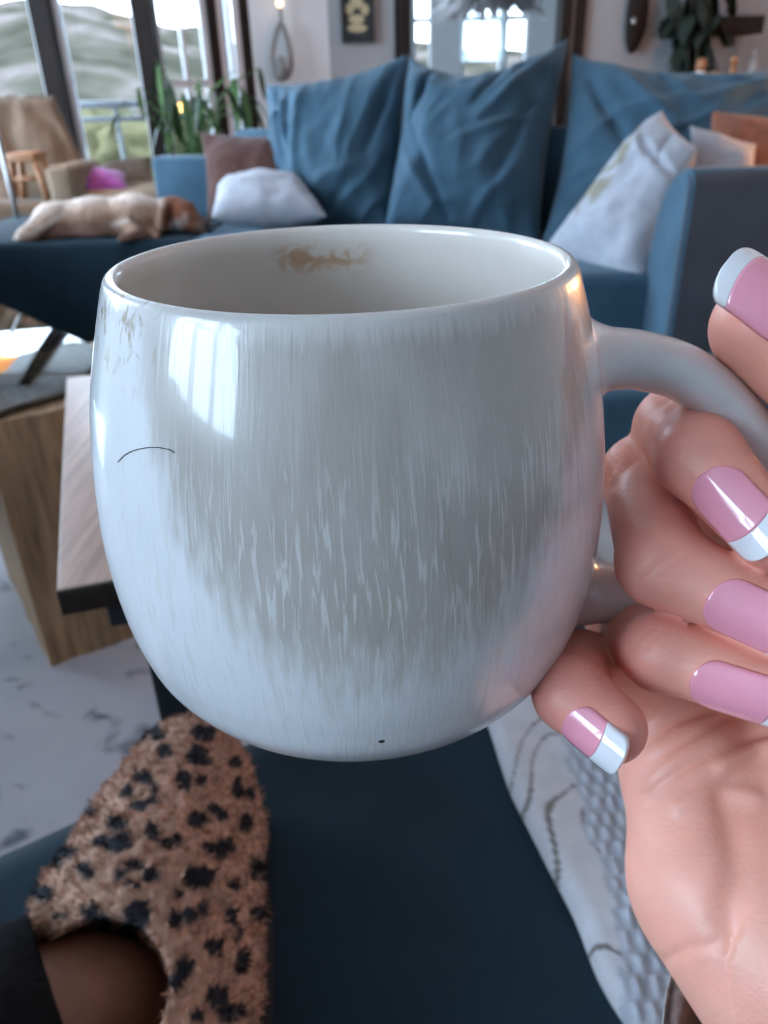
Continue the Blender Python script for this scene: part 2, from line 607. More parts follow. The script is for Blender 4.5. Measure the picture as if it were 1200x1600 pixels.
for k, (a, b) in enumerate(ops):
    window('window_%d' % (4 + k), [((a, YF), (b, YF))], zf - 0.05, 2.15, MAT['white'], 0.025, 0.04, 0.03, bars=(('h', 1.52, 0.05),))
window('window_8', [((-0.9, 8.4), (-0.9, 6.3))], .5, 2.2, MAT['white'], 0.05, 0.05, 0.02)  # off-view window added to brighten the room beyond the doorway
portal('window_portal', (-0.88, 7.35, 1.35), (0, -pi / 2, 0), 1.7, 2.1)
# sheer curtain over the upper part of the middle far window
def sheer(name, x0, x1, z0, z1, y, label):
    V, F = [], []
    n = 60
    for k in range(2):
        for i in range(n + 1):
            x = x0 + (x1 - x0) * i / n
            V.append((x, y + 0.012 * math.sin(i * 0.9), z1 if k else z0))
    for i in range(n):
        F.append((i, i + 1, n + 2 + i, n + 1 + i))
    m = M('sheer_' + name, (0.7, 0.78, 0.78), 0.9, 0.05)
    nt = m.node_tree
    b = nt.nodes['Principled BSDF']
    tr = nt.nodes.new('ShaderNodeBsdfTranslucent')
    tr.inputs[0].default_value = (0.7, 0.78, 0.78, 1)
    tp = nt.nodes.new('ShaderNodeBsdfTransparent')
    m1 = nt.nodes.new('ShaderNodeMixShader'); m1.inputs[0].default_value = 0.4
    nt.links.new(tr.outputs[0], m1.inputs[1]); nt.links.new(tp.outputs[0], m1.inputs[2])
    nt.links.new(m1.outputs[0], nt.nodes['Material Output'].inputs[0])
    return tag(mesh(name, V, F, m), label, 'curtain')
sheer('sheer_curtain', ops[1][0] - 0.02, ops[1][1] + 0.02, 1.18, 2.2, YF - 0.05, 'pale sheer half curtain over the window seen through the doorway')
portal('window_portal', (-1.0, 5.28, 1.3), (-pi / 2, 0, math.atan2(.32, .53)), 0.6, 1.9)

# ------------------------------------------------------------------ outside
def hill():
    V, F = [], []
    RP = [ony(u, v, 127.5) for u, v in [(-200, 40), (-60, 44), (30, 34), (90, 40), (150, 48), (205, 64), (260, 84), (420, 110)]]
    RX, RZ = [p[0] for p in RP], [p[2] for p in RP]
    nx, ny = 130, 50
    for j in range(ny + 1):
        for i in range(nx + 1):
            x = -150 + 190 * i / nx
            y = 40 + 140 * j / ny
            t = (y - 40) / 140
            # the ridge falls towards the right
            crest = np.interp(x * 127.5 / y, RX, RZ) + 1.2 * fbm((x, 0, 3), 0.05)
            z = -8 + (crest + 8) * (1 - (1 - min(1, t * 1.6)) ** 2) * (y / 127.5 if y > 127.5 else 1)
            z += 1.3 * fbm((x, y, 0), 0.07, 5)
            V.append((x, y, z))
    m = nx + 1
    for j in range(ny):
        for i in range(nx):
            F.append((j * m + i, j * m + i + 1, (j + 1) * m + i + 1, (j + 1) * m + i))
    mt = M('hillside', (0.2, 0.2, 0.15), 1.0, 0.3, 0.12, spec=0.0)
    nt = mt.node_tree
    N, L = nt.nodes, nt.links
    b = N['Principled BSDF']
    tc = N.new('ShaderNodeTexCoord')
    nz = N.new('ShaderNodeTexNoise'); nz.inputs['Scale'].default_value = 0.11; nz.inputs['Detail'].default_value = 8
    L.new(tc.outputs['Object'], nz.inputs[0])
    cr = N.new('ShaderNodeValToRGB')
    cr.color_ramp.elements[0].position = 0.38; cr.color_ramp.elements[0].color = (0.016, 0.0155, 0.011, 1)
    cr.color_ramp.elements[1].position = 0.62; cr.color_ramp.elements[1].color = (0.060, 0.048, 0.044, 1)
    e = cr.color_ramp.elements.new(0.5); e.color = (0.031, 0.027, 0.021, 1)
    L.new(nz.outputs[0], cr.inputs[0])
    L.new(cr.outputs[0], b.inputs['Base Color'])
    o = mesh('mountain', V, F, mt)
    return tag(o, 'rocky scrub covered hillside seen beyond the windows', 'mountain')
hill()
gm = M('garden_ground', (0.05, 0.047, 0.03), 1.0, 0.4, 0.8, spec=0.0)
struct(box('ground', (-160, 5.2, -3.2), (60, 42, -3.0), gm))
def bush(u, v, Y, r, lab):
    c = ony(u, v, Y)
    bm = bmesh.new()
    bmesh.ops.create_icosphere(bm, subdivisions=4, radius=1)
    for w in bm.verts:
        k = 1 + 0.35 * noise.fractal(w.co * 2.3 + Vector(c), 1, 2, 4)
        w.co = Vector(c) + Vector((w.co.x * r * 1.3, w.co.y * r, w.co.z * r)) * k
        w.co.z = max(w.co.z, -3.02)
    o = bm_mesh('bush', bm, M('bush_leaf', (0.045, 0.040, 0.021), 1.0, 0.5, 1.2, spec=0.0), None, True)
    return tag(o, lab, 'bush', 'bushes below the balcony')
for u, v, Y, r, lab in [(118, 236, 20, .8, 'small pale bush left of centre below the balcony rail'), (172, 228, 26, 1.0, 'rounded pale bush in the garden right of the tan armchair'),
                        (222, 246, 18, .7, 'pale bush just left of the dark corner post'), (286, 225, 24, 0.9, 'bush behind the bay window above the blue sofa end')]:
    bush(u, v, Y, r, lab)
def rail():
    a, b = ony(-60, 168, 7.2), ony(330, 160, 7.6)
    e = thing('balcony_railing', (float(a[0]), float(a[1]), -0.3), 'pale grey balcony railing with two bars outside the window', 'railing')
    m = M('railing_paint', (0.05, 0.053, 0.058), 0.5, 0.08)
    for dz, r in ((0, 0.03), (-0.11, 0.022)):
        tube('rail_bar', [a + np.array([0, 0, dz]), (a + b) / 2 + np.array([0, 0, dz]), b + np.array([0, 0, dz])], r, m, e)
    for t in np.linspace(0, 1, 6):
        p = a + (b - a) * t
        tube('post', [(p[0], p[1], -0.3), (p[0], p[1], p[2] + .0)], 0.02, m, e, 8)
    tag(box('balcony_slab', (-4.5, 5.2, -0.45), (0.5, 8.0, -0.3), M('balcony_concrete', (0.2, 0.2, 0.2), 0.9)), kind='structure')
rail()

# ------------------------------------------------------------------ far sofa (blue sectional)
sofa = thing('sectional_sofa', (0.3, 3.0, 0), 'large blue sectional sofa with slouching back cushions behind the mug', 'sofa')
prism('seat_section', [(-1.75, 3.10), (-0.95, 3.05), (-0.70, 3.05), (-0.62, 3.95), (-1.75, 3.95)], 0.05, 0.45, MAT['navy_and_shaded_blue'], sofa, 0.03)  # same blue fabric, darker tone standing in for the shade on its front
prism('seat_section', [(-0.72, 3.04), (0.42, 2.42), (0.75, 3.0), (-0.62, 3.75)], 0.05, 0.455, MAT['blue'], sofa, 0.04)
prism('seat_section', [(0.55, 2.24), (1.9, 2.18), (1.9, 2.75), (0.78, 3.02), (0.42, 2.42)], 0.05, 0.45, MAT['blue'], sofa, 0.035)
# low back rail
prism('back_panel', [(-0.98, 3.70), (-0.66, 3.62), (-0.62, 3.74), (-0.96, 3.83)], 0.45, 0.70, MAT['blue'], sofa, 0.02)
prism('back_panel', [(-0.60, 3.62), (0.70, 2.98), (0.76, 3.10), (-0.55, 3.75)], 0.2, 0.80, MAT['blue'], sofa, 0.03)
prism('back_panel', [(0.74, 2.98), (1.9, 2.66), (1.9, 2.80), (0.78, 3.10)], 0.2, 0.80, MAT['blue'], sofa, 0.03)
def rid(lines):
    def f(X, Y):
        d = 0
        for (x0, y0, x1, y1, w, a) in lines:
            L2 = (x1 - x0) ** 2 + (y1 - y0) ** 2
            t = max(0, min(1, ((X - x0) * (x1 - x0) + (Y - y0) * (y1 - y0)) / L2))
            q = math.hypot(X - x0 - t * (x1 - x0), Y - y0 - t * (y1 - y0))
            d += a * math.exp(-(q / w) ** 2) * (1 - 0.6 * abs(2 * t - 1))
        return d
    return f
# left, middle, right cushions
pillow('back_cushion', [ony(416, 132, 3.62), ony(640, 84, 3.36), ony(612, 372, 3.10), ony(430, 352, 3.40)], 0.15, MAT['blue'], sofa, 80, 0.05, 0.02, 5, 1, pinchy=.14, fold=.015, fdir=(.35, -.94),
       ridge=rid([(-.75, -.9, -.55, .1, .05, -.02), (-.5, -.95, -.45, -.2, .06, -.02), (-.25, -.9, -.35, .3, .06, .02), (.95, -.9, .7, .1, .06, -.03), (-.4, .7, .6, .3, .08, .02), (.0, .9, .5, .5, .06, -.02), (-.6, -.6, -.5, .0, .05, .02)]))
pillow('back_cushion', [ony(640, 88, 3.30), ony(890, 58, 3.10), ony(842, 385, 2.80), ony(600, 362, 3.04)], 0.17, MAT['blue'], sofa, 80, 0.07, 0.02, 4, 2, pinchy=.34, fold=.015, fdir=(.6, -.8),
       ridge=rid([(-.55, -.9, -.75, -.2, .06, -.04), (-.9, .1, -.3, .8, .06, .025), (-.8, -.2, -.1, .9, .05, -.02), (.95, -.95, .2, -.1, .08, .03), (.85, -.6, .5, .6, .07, -.025), (-.1, .2, .9, -.2, .06, .02), (.2, .9, .8, .3, .06, .02), (.4, -.9, .1, -.3, .05, -.02)]))
pillow('back_cushion', [ony(893, 84, 3.06), ony(1290, 96, 2.90), ony(1290, 360, 2.62), ony(846, 385, 2.78)], 0.17, MAT['blue'], sofa, 80, 0.06, 0.02, 4, 3, pinchy=.24, fold=.015, fdir=(.75, -.66),
       ridge=rid([(-.95, -.9, -.5, .2, .06, -.03), (-.7, -.9, -.2, -.1, .07, .025), (-.35, -.95, -.2, -.5, .05, -.025), (-.1, -.9, .5, -.6, .07, .02), (0, -.4, .9, -.8, .06, .02), (-.8, .5, -.2, 0, .08, .02)]))
# right arm: upright face to the viewer, rounded inner side
def arm():
    prof = [(2.03, 0.03), (2.03, 0.70), (2.045, 0.728), (2.07, 0.738), (2.12, 0.735), (2.17, 0.71), (2.215, 0.665), (2.25, 0.60), (2.275, 0.50), (2.285, 0.40), (2.285, 0.03)]
    n = len(prof)
    V = [(0.775, y, z) for y, z in prof] + [(1.9, y, z) for y, z in prof]
    F = [tuple(range(n)), tuple(range(2 * n - 1, n - 1, -1))] + [(i, i + n, (i + 1) % n + n, (i + 1) % n) for i in range(n)]
    bm = bmesh.new()
    vs = [bm.verts.new(v) for v in V]
    for f in F: bm.faces.new([vs[i] for i in f])
    bmesh.ops.recalc_face_normals(bm, faces=bm.faces)
    ed = [e for e in bm.edges if abs(e.verts[0].co.x - 0.775) < 1e-4 and abs(e.verts[1].co.x - 0.775) < 1e-4]
    bmesh.ops.bevel(bm, geom=ed, offset=0.012, segments=3, affect='EDGES')
    o = bm_mesh('sofa_side_block', bm, MAT['blue'], sofa, True)
    o.data.materials.append(MAT['shaded_grey'])
    o.data.polygons.foreach_set('material_index', [1 if (p.normal.y < -.8) else 0 for p in o.data.polygons])  # side towards the viewer carries its shade as a grey colour
    md = o.modifiers.new('wn', 'WEIGHTED_NORMAL')
arm()

ot = thing('ottoman', (1.1, 1.95, 0), 'low blue ottoman in front of the sofa arm glimpsed through the handle', 'ottoman')
box('cushion', (0.50, 1.70, .12), (1.75, 2.02, .29), MAT['blue'], ot, .03)
box('base', (0.52, 1.72, .0), (1.73, 2.0, .12), MAT['navy_and_shaded_blue'], ot, .01)
box('sofa_side_block', (-2.35, 2.0, .03), (-1.72, 3.08, .72), MAT['navy_and_shaded_blue'], sofa, .04)  # unseen block added to keep window light off the sofa front
# scatter cushions
def motif(X, Y, s):
    base = np.array([0.34, 0.35, 0.385])
    q = math.hypot((X + .55) / .33, (Y + .1) / .62)
    g = math.sin(7 * X + 3 * math.sin(6 * Y)) * math.sin(9 * Y + 4 * X)
    if q < 1 and g > -.15: return np.array([.25, .225, .175])
    return base
pillow('throw_cushion', [ony(1034, 172, 2.62), ony(1090, 232, 2.36), ony(1002, 452, 2.24), ony(846, 392, 2.60)], 0.085, MAT['wool'], None, 60, 0.05, 0.02, 7, 4, motif,
       ridge=rid([(-.2, -.6, .9, -.5, .06, -.02), (.2, -.9, .5, -.5, .06, -.02), (-.6, -.7, .1, -.45, .05, .015)]))
o = [x for x in bpy.data.objects if x.name.startswith('throw_cushion')][-1]
tag(o, 'white throw cushion with gold damask print leaning on the sofa arm', 'cushion')
plain = lambda X, Y, s: (0.38, 0.38, 0.41)
tag(pillow('throw_cushion', [ony(1078, 196, 2.62), ony(1182, 226, 2.56), ony(1178, 330, 2.42), ony(1080, 320, 2.45)], 0.06, MAT['wool'], None, 36, 0.09, 0.012, 8, 5, plain),
    'small pale cushion glowing orange between white cushion and sofa arm', 'cushion')
tag(pillow('throw_cushion', [ony(1112, 172, 2.70), ony(1290, 190, 2.62), ony(1290, 350, 2.48), ony(1090, 330, 2.54)], 0.06, MAT['rust'], None, 36, 0.06, 0.012, 8, 6),
    'rust orange cushion at the right edge behind the sofa arm', 'cushion')
tag(pillow('throw_cushion', [ony(313, 206, 3.55), ony(470, 214, 3.44), ony(462, 345, 3.25), ony(324, 345, 3.36)], 0.06, MAT['brown'], None, 40, 0.07, 0.012, 8, 7),
    'square brown cushion leaning at the sofa corner behind the dog', 'cushion')
tag(pillow('throw_cushion', [ony(340, 290, 3.32), ony(468, 276, 3.30), ony(512, 338, 3.02), ony(330, 340, 3.06)], 0.085, MAT['wool'], None, 40, 0.04, 0.012, 12, 8, plain),
    'small fluffy white cushion lying beside the brown cushion', 'cushion')

# ------------------------------------------------------------------ dog asleep on the sofa
def dog():
    Y0 = 3.25
    def q(u, v, dy=0.0): return ony(u, v, Y0 + dy)
    h = 0.008
    lo, hi = q(-10, 395, -.25), q(350, 290, .25)
    lo = np.minimum(lo, hi); hi = np.maximum(q(-10, 395, -.25), q(350, 290, .25))
    lo = np.array([lo[0] - .03, Y0 - .30, 0.44]); hi = np.array([hi[0] + .05, Y0 + .25, hi[2] + .05])
    G, org = grid(lo, hi, h)
    d = cap(G, q(85, 352), q(150, 348), .085, .088)
    d = smin(d, cap(G, q(150, 346), q(215, 345), .088, .092), .04)
    d = smin(d, cap(G, q(215, 340), q(255, 338), .085, .062), .04)
    d = smin(d, cap(G, q(88, 350, -.04), q(45, 372, -.10), .072, .045), .03)     # thigh
    d = smin(d, cap(G, q(45, 372, -.10), q(22, 384, -.06), .036, .022), .02)     # hock
    d = smin(d, cap(G, q(22, 384, -.06), q(-12, 388, -.06), .022, .018), .015)
    d = smin(d, cap(G, q(205, 352, -.05), q(216, 372, -.14), .045, .034), .03)   # front legs
    d = smin(d, cap(G, q(216, 372, -.14), q(196, 378, -.19), .034, .030), .02)
    d = smin(d, cap(G, q(235, 362, -.05), q(246, 380, -.14), .032, .026), .02)
    hd = cap(G, q(272, 331), q(286, 336, -.02), .060, .056)
    hd = smin(hd, cap(G, q(290, 342, -.03), q(322, 356, -.06), .044, .027), .03)
    d = smin(d, hd, .025)
    d = smin(d, cap(G, q(262, 324, -.05), q(256, 350, -.075), .022, .030), .008)  # ear flap
    d = np.maximum(d, 0.452 - G[2])
    V, F = surface_nets(d, org, h)
    P = proj(V)
    u, v = P[:, 0], P[:, 1]
    nzv = np.array([fbm(p, 14, 3) for p in V])
    col = np.empty((len(V), 3))
    col[:] = (0.42, 0.32, 0.26)
    def mixc(w, c):
        w = np.clip(w, 0, 1)[:, None]
        col[:] = col * (1 - w) + np.array(c) * w
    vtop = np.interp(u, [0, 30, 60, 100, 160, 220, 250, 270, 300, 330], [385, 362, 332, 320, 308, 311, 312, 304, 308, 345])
    tt = (v - vtop) / 45.0  # pale top rim over a darker flank, body shading painted into the fur
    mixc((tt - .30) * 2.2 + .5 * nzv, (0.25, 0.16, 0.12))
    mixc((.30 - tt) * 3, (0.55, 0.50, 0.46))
    mixc((0.38 - np.abs(nzv + .2)) * 1.2, (0.22, 0.13, 0.09))
    mixc(1.4 - np.hypot((u - 120) / 38, (v - 372) / 14), (0.40, 0.24, 0.22))
    def stroke(x0, y0, x1, y1, w, c):
        L2 = (x1 - x0) ** 2 + (y1 - y0) ** 2
        t = np.clip(((u - x0) * (x1 - x0) + (v - y0) * (y1 - y0)) / L2, 0, 1)
        mixc(1.5 - np.hypot(u - x0 - t * (x1 - x0), v - y0 - t * (y1 - y0)) / w, c)
    stroke(88, 340, 60, 378, 7, (0.07, 0.045, 0.035))  # fold of the hind leg, crease shade painted dark
    stroke(100, 332, 45, 368, 5, (0.42, 0.36, 0.32))
    stroke(176, 352, 210, 340, 4, (0.44, 0.38, 0.35))
    stroke(205, 340, 236, 372, 5, (0.12, 0.08, 0.06))  # painted shade along the fold of the front leg
    stroke(190, 372, 214, 368, 8, (0.11, 0.065, 0.05))
    mixc((u - 254) / 5 * (v < 366) - .2 * nzv, (0.17, 0.065, 0.035))
    mixc(1.6 - np.hypot((u - 260) / 10, (v - 335) / 20), (0.060, 0.022, 0.014))
    mixc((1.4 - np.hypot((u - 275) / 9, (v - 356) / 13)) * 1.2, (0.50, 0.46, 0.45))
    mixc((1.3 - np.hypot((u - 288) / 6, (v - 342) / 14)), (0.36, 0.28, 0.25))
    mixc((u - 300) / 10, (0.11, 0.07, 0.055))
    mixc(1.6 - np.hypot((u - 327) / 6, (v - 352) / 6), (0.02, 0.015, 0.015))
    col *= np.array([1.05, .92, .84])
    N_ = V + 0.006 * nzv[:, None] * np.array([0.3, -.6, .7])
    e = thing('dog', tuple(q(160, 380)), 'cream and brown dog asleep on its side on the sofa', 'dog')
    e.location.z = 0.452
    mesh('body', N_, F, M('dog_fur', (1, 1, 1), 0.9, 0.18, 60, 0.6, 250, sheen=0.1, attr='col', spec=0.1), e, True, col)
    # nose and closed eye
    nb = bmesh.new(); bmesh.ops.create_icosphere(nb, subdivisions=2, radius=0.012)
    c = Vector(q(331, 355, -.085))
    for w in nb.verts: w.co = w.co * 1.0 + c
    bm_mesh('nose', nb, MAT['black'], e, True)
    nb = bmesh.new(); bmesh.ops.create_icosphere(nb, subdivisions=2, radius=0.009)
    c = Vector(q(298, 338, -.085))
    for w in nb.verts: w.co = Vector((w.co.x * 1.4, w.co.y, w.co.z * .6)) + c
    bm_mesh('eye', nb, MAT['black'], e, True)
dog()

# ------------------------------------------------------------------ left background: armchair, lamp, bench, plant
ac = thing('armchair', tuple(onz(60, 330, 0.0) * [1, 0, 0] + np.array([0, 4.3, 0])), 'armchair with a tan throw draped over its tall back by the window', 'armchair')
def draped_back():
    # tall raked back with rounded top covered by a cloth with vertical folds
    TLp, TRp = ony(-130, 148, 4.45), ony(84, 150, 4.45)
    BLp, BRp = ony(-130, 330, 4.25), ony(150, 300, 4.25)
    n, m = 70, 30
    V, F = [], []
    for s in (0, 1):
        for j in range(m + 1):
            for i in range(n + 1):
                a, b = i / n, j / m
                p = (TLp * (1 - a) + TRp * a) * (1 - b) + (BLp * (1 - a) + BRp * a) * b
                fold = 0.016 * math.sin(a * 26 + 2 * fbm((a * 2, b, 1), 2)) * min(1, b * 3 + .1)
                r = 0.06 * math.sqrt(max(0, 1 - (1 - min(1, b * 8)) ** 2)) * math.sqrt(max(0, 1 - (1 - min(1, (1 - a) * 9)) ** 2))
                p = p + np.array([0, (-(r + fold) if s == 0 else r), 0])
                V.append(p)
    k = (n + 1)
    for s in (0, 1):
        o_ = s * k * (m + 1)
        for j in range(m):
            for i in range(n):
                f = (o_ + j * k + i, o_ + j * k + i + 1, o_ + (j + 1) * k + i + 1, o_ + (j + 1) * k + i)
                F.append(f[::-1] if s == 0 else f)
    o_ = k * (m + 1)
    for i in range(n): F.append((i, i + 1, o_ + i + 1, o_ + i))
    for j in range(m): F.append((j * k + n, (j + 1) * k + n, o_ + (j + 1) * k + n, o_ + j * k + n))
    mesh('throw', V, F, MAT['tan'], ac)
draped_back()
p0, p1 = ony(76, 258, 4.02), ony(126, 325, 3.98)
box('arm', (p0[0], 3.95, 0.0), (p1[0], 4.40, p0[2]), MAT['beige'], ac, 0.03)
box('seat', (-2.55, 3.98, 0.10), (p0[0] - 0.005, 4.38, 0.50), MAT['tan'], ac, 0.04)
# small wooden stand on the armchair seat
ws = thing('wooden_stool', tuple(np.array([ony(48, 290, 4.1)[0], 4.1, 0.5])), 'small orange wooden stool with splayed legs in front of the armchair', 'stool')
a, b = ony(18, 238, 4.1), ony(64, 250, 4.1)
box('stool_top', (a[0], 4.02, b[2]), (b[0], 4.18, a[2]), MAT['oak'], ws, 0.006)
za = float(a[2])
for sx in (-1, 1):
    for sy in (-1, 1):
        cx = (a[0] + b[0]) / 2
        tube('leg', [(cx + sx * .055, 4.1 + sy * .05, b[2]), (cx + sx * .085, 4.1 + sy * .065, 0.503)], 0.017, MAT['oak'], ws, 8)
tube('stretcher', [((a[0] + b[0]) / 2 - .075, 4.04, .60), ((a[0] + b[0]) / 2 + .075, 4.04, .60)], 0.010, MAT['oak'], ws, 8)

# low bench with purple cushion
bn = thing('padded_bench', (-1.25, 4.35, 0), 'low bench with beige padded seat under the window', 'bench')
p0, p1 = ony(128, 288, 4.05), ony(240, 330, 4.05)
zb = float(p0[2]) - .03
box('pad', (-1.46, 4.02, zb - .12), (-0.98, 4.50, zb), MAT['beige'], bn, 0.035)
box('base', (-1.44, 4.05, 0.0), (-1.00, 4.48, zb - .12), MAT['taupe'], bn, 0.01)
tag(pillow('throw_cushion', [ony(120, 266, 4.35) , ony(196, 270, 4.35), ony(198, 296, 4.10), ony(118, 304, 4.10)], 0.05, MAT['purple'], None, 30, 0.03, 0.01, 10, 9),
    'purple cushion lying on the beige bench by the window', 'cushion')
tag(pillow('throw_cushion', [ony(150, 262, 4.62), ony(236, 244, 4.62), ony(244, 292, 4.50), ony(150, 292, 4.50)], 0.05, MAT['taupe'], None, 30, 0.06, 0.012, 8, 10),
    'grey brown cushion propped behind the purple cushion under the window', 'cushion')

# slim floor lamp whose pole shows at the left edge; its lit shade is out of view
def floor_lamp(name, x, y, ztop, label, watts, cat='lamp', shade_r=0.16, col=(1.0, 0.52, 0.22), globe=0.0):
    e = thing(name, (x, y, 0), label, cat)
    V, F = lathe_data([(0.14, 0.0), (0.14, 0.015), (0.03, 0.03), (0.012, 0.04)], 32, (x, y, 0))
    mesh('lamp_base', V, F, MAT['steel'], e)
    tube('lamp_pole', [(x, y, 0.03), (x, y, ztop)], 0.012, MAT['steel'], e, 12)
    if globe:
        nb = bmesh.new(); bmesh.ops.create_icosphere(nb, subdivisions=4, radius=0.075)
        for w in nb.verts: w.co = w.co + Vector((x, y, ztop + .07))
        bm_mesh('glass_globe', nb, M('warm_globe', (1, .7, .5), .4, .01, emit=(1.0, .42, .14), es=globe), e, True)
        V, F = lathe_data([(.03, ztop - .02), (.035, ztop), (.02, ztop + .005)], 20, (x, y, 0))
        mesh('globe_holder', V, F, MAT['steel'], e)
        return e
    V, F = [], []
    for k, (r, z) in enumerate([(shade_r, ztop - .05), (shade_r * .72, ztop + .22)]):
        for i in range(32):
            V.append((x + r * math.cos(2 * pi * i / 32), y + r * math.sin(2 * pi * i / 32), z))
    F = [(i, (i + 1) % 32, 32 + (i + 1) % 32, 32 + i) for i in range(32)]
    mesh('lamp_shade', V, F, MAT['lampshade'], e)
    nb = bmesh.new(); bmesh.ops.create_icosphere(nb, subdivisions=2, radius=0.03)
    for w in nb.verts: w.co = w.co + Vector((x, y, ztop + .07))
    bm_mesh('bulb', nb, MAT['bulb'], e, True)
    l = bpy.data.lights.new('lamp_light', 'POINT')
    l.energy = watts
    l.color = col
    l.shadow_soft_size = 0.06
    lo = bpy.data.objects.new('lamp_light', l)
    COL.objects.link(lo)
    lo.parent = e
    lo.location = (0, 0, ztop + .12)
    return e
pl = ony(14, 285, 3.85)
floor_lamp('floor_lamp', float(pl[0]), 3.85, 1.42, 'slim steel floor lamp whose pole stands at the left edge', 0.5, shade_r=0.10)
floor_lamp('floor_lamp', 2.08, 2.40, 0.74, 'steel floor lamp with a warm glowing globe beyond the right sofa arm', 0, globe=15.0)

# potted plant between the posts
pp = ony(300, 240, 4.75)
plant = thing('potted_plant', (float(pp[0]), 4.70, 0.0), 'leafy potted plant with drooping leaves in front of the bay window', 'plant')
V, F = lathe_data([(0.09, 0.30), (0.12, 0.52), (0.125, 0.54), (0.115, 0.54), (0.10, 0.50)], 28, (pp[0], 4.70, 0))
mesh('pot', V, F, MAT['pot'], plant)
V, F = lathe_data([(0.10, 0.0), (0.10, 0.02), (0.03, 0.03), (0.03, 0.28), (0.11, 0.30)], 20, (pp[0], 4.70, 0))
mesh('plant_stand', V, F, MAT['darkwood'], plant)
def leaf_blade(name, p, d, L, w, droop, mat, parent, n=7):
    d = np.array(d, float); d /= np.linalg.norm(d)
    side = np.cross(d, [0, 0, 1.0]); side /= np.linalg.norm(side) + 1e-9
    V, F = [], []
    for i in range(n + 1):
        t = i / n
        c = np.array(p) + d * L * t + np.array([0, 0, -droop * L * t * t])
        ww = w * math.sin(pi * min(1, t * .92 + .06)) ** .8
        for s in (-1, 0, 1):
            V.append(c + side * ww * s + np.array([0, 0, .15 * ww * (abs(s))]))
    for i in range(n):
        for k in range(2):
            F.append((i * 3 + k, i * 3 + k + 1, i * 3 + k + 4, i * 3 + k + 3))
    return mesh(name, V, F, mat, parent)
base = np.array([pp[0], 4.70, 0.52])
tips = [(185, 190, 12), (200, 165, 10), (245, 105, 8), (215, 150, 9), (262, 140, 12), (270, 175, 14), (285, 160, 15), (300, 165, 15), (318, 170, 13), (330, 185, 11), (350, 140, 15), (365, 125, 15), (378, 150, 14), (395, 165, 12), (405, 120, 10), (372, 180, 12), (290, 195, 12), (262, 205, 12), (340, 200, 10), (250, 190, 10), (385, 195, 11), (310, 140, 10)]
for k, (u, v, w) in enumerate(tips):
    tp = ony(u, v - 14, 4.70 + random.uniform(-.2, .15))
    mid = (base + tp) / 2 + np.array([0, 0, 0.14])
    path = catmull([base, mid, tp], 9)
    tube('stem', path, np.linspace(0.006, 0.003, 9), MAT['leaf'], plant, 6)
    dr = tp - mid
    for q in range(2):
        dd = np.array([dr[0] * .5 + random.uniform(-.1, .1), random.uniform(-.12, .12), -0.16])
        leaf_blade('leaf', tp - np.array([0, 0, .03 * q]), dd, random.uniform(.10, .17), w * .0017, .5, MAT['leaf'] if (k + q) % 3 == 0 else MAT['leafmid'], plant)

# wall things on the white return wall, back wall
def on_wall_return(u, v):
    r = ray(u, v)
    p0 = np.array([-0.705, 5.32]); p1 = np.array([-0.255, 5.5]); d = p1 - p0; n = np.array([-d[1], d[0]])
    s = ((p0 - EYE[:2]) @ n) / (r[:2] @ n)
    return EYE + r * (s * 0.992)
hl = thing('rope_hanger', tuple(on_wall_return(440, 120)), 'grey rope loop with tassel hanging on the white wall by the window', 'wall hanging')
pts = [on_wall_return(u, v) + np.array([0, -.02, 0]) for u, v in [(438, 36), (430, 60), (426, 90), (432, 118), (446, 122), (455, 105), (451, 70), (441, 38)]]
tube('rope_loop', catmull(pts, 40), 0.016, MAT['rope'], hl, 8)
tube('cord', [on_wall_return(440, 38), on_wall_return(434, -30)], 0.008, MAT['rope'], hl, 6)
tube('tassel', [on_wall_return(440, 88) + np.array([0, -.03, 0]), on_wall_return(441, 122) + np.array([0, -.03, 0])], [0.02, 0.045], MAT['rope'], hl, 10)
wb = thing('wall_light', tuple(on_wall_return(442, 6)), 'tiny warm bulb glowing above the rope loop on the white wall', 'lamp')
nb = bmesh.new(); bmesh.ops.create_icosphere(nb, subdivisions=2, radius=0.020)
c = Vector(on_wall_return(442, 6)) + Vector((-.015, -.035, 0))
for w_ in nb.verts: w_.co = w_.co + c
bm_mesh('bulb', nb, MAT['bulb'], wb, True)
tube('bulb_holder', [on_wall_return(442, -14) + np.array([-.015, -.035, 0]), on_wall_return(442, -3) + np.array([-.015, -.035, 0])], 0.014, MAT['black'], wb, 8)

# framed picture
a, b = ony(529, -60, 5.46), ony(586, 66, 5.46)
pf = thing('framed_picture', (float((a[0] + b[0]) / 2), 5.47, float(b[2])), 'black framed print of a cream and gold ornament on the grey wall', 'picture')
fx0, fx1, fz0, fz1 = a[0], b[0], b[2], a[2]
t = .022
for lo_, hi_ in [((fx0, 5.455, fz0), (fx0 + t, 5.495, fz1)), ((fx1 - t, 5.455, fz0), (fx1, 5.495, fz1)), ((fx0 + t, 5.455, fz0), (fx1 - t, 5.495, fz0 + t)), ((fx0 + t, 5.455, fz1 - t), (fx1 - t, 5.495, fz1))]:
    box('frame_bar', lo_, hi_, MAT['black'], pf)
pr = box('print', (fx0 + t, 5.475, fz0 + t), (fx1 - t, 5.492, fz1 - t), MAT['blackprint'], pf)
def disc(name, cx, cz, rx, rz, y, mat, parent, n=16):
    V = [(cx + rx * math.cos(2 * pi * i / n), y, cz + rz * math.sin(2 * pi * i / n)) for i in range(n)]
    V += [(x, y + .003, z) for x, _, z in V]
    F = [tuple(range(n))[::-1], tuple(range(n, 2 * n))] + [(i, (i + 1) % n, n + (i + 1) % n, n + i) for i in range(n)]
    return mesh(name, V, F, mat, parent, False)
